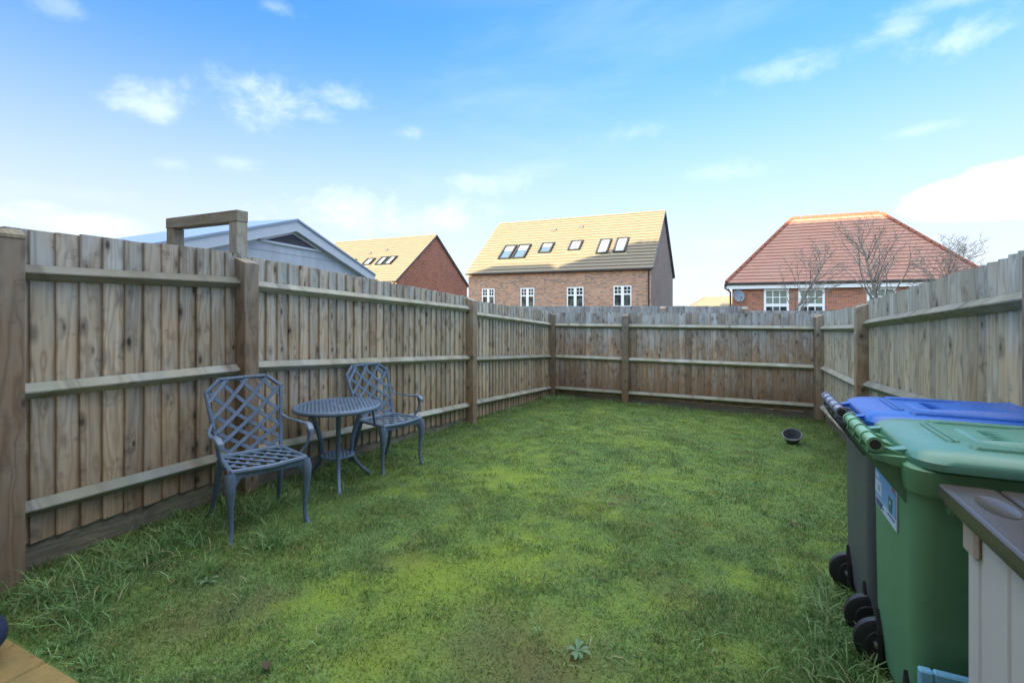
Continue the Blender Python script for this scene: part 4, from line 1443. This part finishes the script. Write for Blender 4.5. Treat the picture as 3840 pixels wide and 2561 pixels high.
# ------------------------------------------------------------------ small things on the lawn
pot = empty('plant_pot', (.62, 7.43, gz(.62, 7.43) + .075), 0, label='small empty dark plastic plant pot lying tilted on the lawn', cat='plant pot')
pot.rotation_euler = (R(30), R(-6), 0)
prof = [(.0, -.07), (.068, -.07), (.072, -.065), (.104, .055), (.112, .056), (.113, .072), (.105, .074), (.1, .058), (.068, -.058), (.0, -.060)]
M_pot = plain('dark_grey_pot', (.10, .105, .125), .4)
MB().loft([[(math.cos(a) * max(r_, .001), math.sin(a) * max(r_, .001), z) for a in [2 * math.pi * i / 30 for i in range(30)]] for r_, z in prof]).build('tub', M_pot, pot, smooth=True)
MB().loft([[(math.cos(a) * r_, math.sin(a) * r_, z) for a in [2 * math.pi * i / 30 for i in range(30)]] for r_, z in ((.112, .058), (.117, .060), (.117, .072), (.112, .074))], cap=False).build('rim', M_pot, pot, smooth=True)

jar_s = .86
jar = empty('planter', (-2.89, .866, .03), 0, label='dark blue round bellied planter at the very left edge on the paving', cat='planter')
jar.scale = (jar_s, jar_s, jar_s)
prof = [(.0, 0), (.085, 0), (.09, .012), (.135, .04), (.165, .085), (.17, .115), (.160, .16), (.135, .19), (.130, .20), (.14, .208), (.14, .218), (.12, .218), (.112, .20), (.0, .19)]
MB().loft([[(math.cos(a) * max(r_, .001), math.sin(a) * max(r_, .001), z) for a in [2 * math.pi * i / 36 for i in range(36)]] for r_, z in prof[:-1]]).build('pot', plain('dark_blue_glaze', (.022, .032, .075), .45), jar, smooth=True)
MB().loft([[(math.cos(a) * max(r_, .001), math.sin(a) * max(r_, .001), z) for a in [2 * math.pi * i / 24 for i in range(24)]] for r_, z in ((.118, .204), (.06, .207), (.0, .208))]).build('soil', soil_mat(), jar)

# broad-leaved weeds
m_leaf = plain('weed_leaf', (.085, .17, .075), .5, .15, 20)


def weed(label, x, y, n, L, seed):
    r = random.Random(seed)
    root = empty('weed', (x, y, float(lawn_h(np.array([x]), np.array([y]))[0])), 0, label=label, cat='weed', group='broad leaved weeds in the lawn')
    for i in range(n):
        a = 2 * math.pi * i / n + r.uniform(-.25, .25)
        l = L * r.uniform(.7, 1.15)
        rise = r.uniform(.35, .75)
        mb = MB()
        dv, sv_ = Vector((math.cos(a), math.sin(a), 0)), Vector((-math.sin(a), math.cos(a), 0))
        pts = []
        for t, ww in ((0, .04), (.25, .06), (.5, .13), (.75, .15), (.92, .08), (1, .0)):
            c_ = dv * (l * t) + Vector((0, 0, l * rise * (t - .75 * t * t) + .008))
            pts += [c_ - sv_ * (l * ww) + Vector((0, 0, l * ww * .35)), c_, c_ + sv_ * (l * ww) + Vector((0, 0, l * ww * .35))]
        for j in range(5):
            b0 = j * 3
            mb.add([pts[b0 + q] for q in range(6)], [(0, 1, 4, 3), (1, 2, 5, 4)])
        mb.build('leaf', m_leaf, root, smooth=True)


weed('dandelion rosette in the open lawn near the bottom middle', -.643, 2.057, 9, .062, 1)
weed('small leafy weed close to the front leg of the nearer chair', -2.62, 1.72, 5, .055, 2)
weed('broad leaved weed in the long grass at the foot of the capped post', -3.2, 1.55, 6, .12, 3)
weed('leafy weed at the foot of the end fence', -1.75, 9.70, 7, .14, 4)

m_dead = plain('dead_leaf', (.055, .042, .022), .7, .2, 30)
for lb, x, y, a in (('small brown fallen leaf in the middle of the lawn', -.92, 3.85, .4), ('small brown fallen leaf on the lawn left of the blue bin', .35, 4.1, 1.9), ('brown fallen leaf near the bottom of the lawn', -1.78, 1.42, 2.6)):
    z = float(lawn_h(np.array([x]), np.array([y]))[0]) + .022
    vs = [(-.035, 0, 0), (-.015, -.018, .006), (-.012, .018, .008), (.015, -.017, .004), (.016, .018, .012), (.036, 0, .010), (0, 0, -.002)]
    o = MB().add(vs, [(0, 1, 6), (1, 3, 6), (3, 5, 6), (5, 4, 6), (4, 2, 6), (2, 0, 6)]).build('fallen_leaf', m_dead, loc=(x, y, z), rot=(0, .15, a))
    tag(o, lb, 'leaf', 'fallen leaves on the lawn')
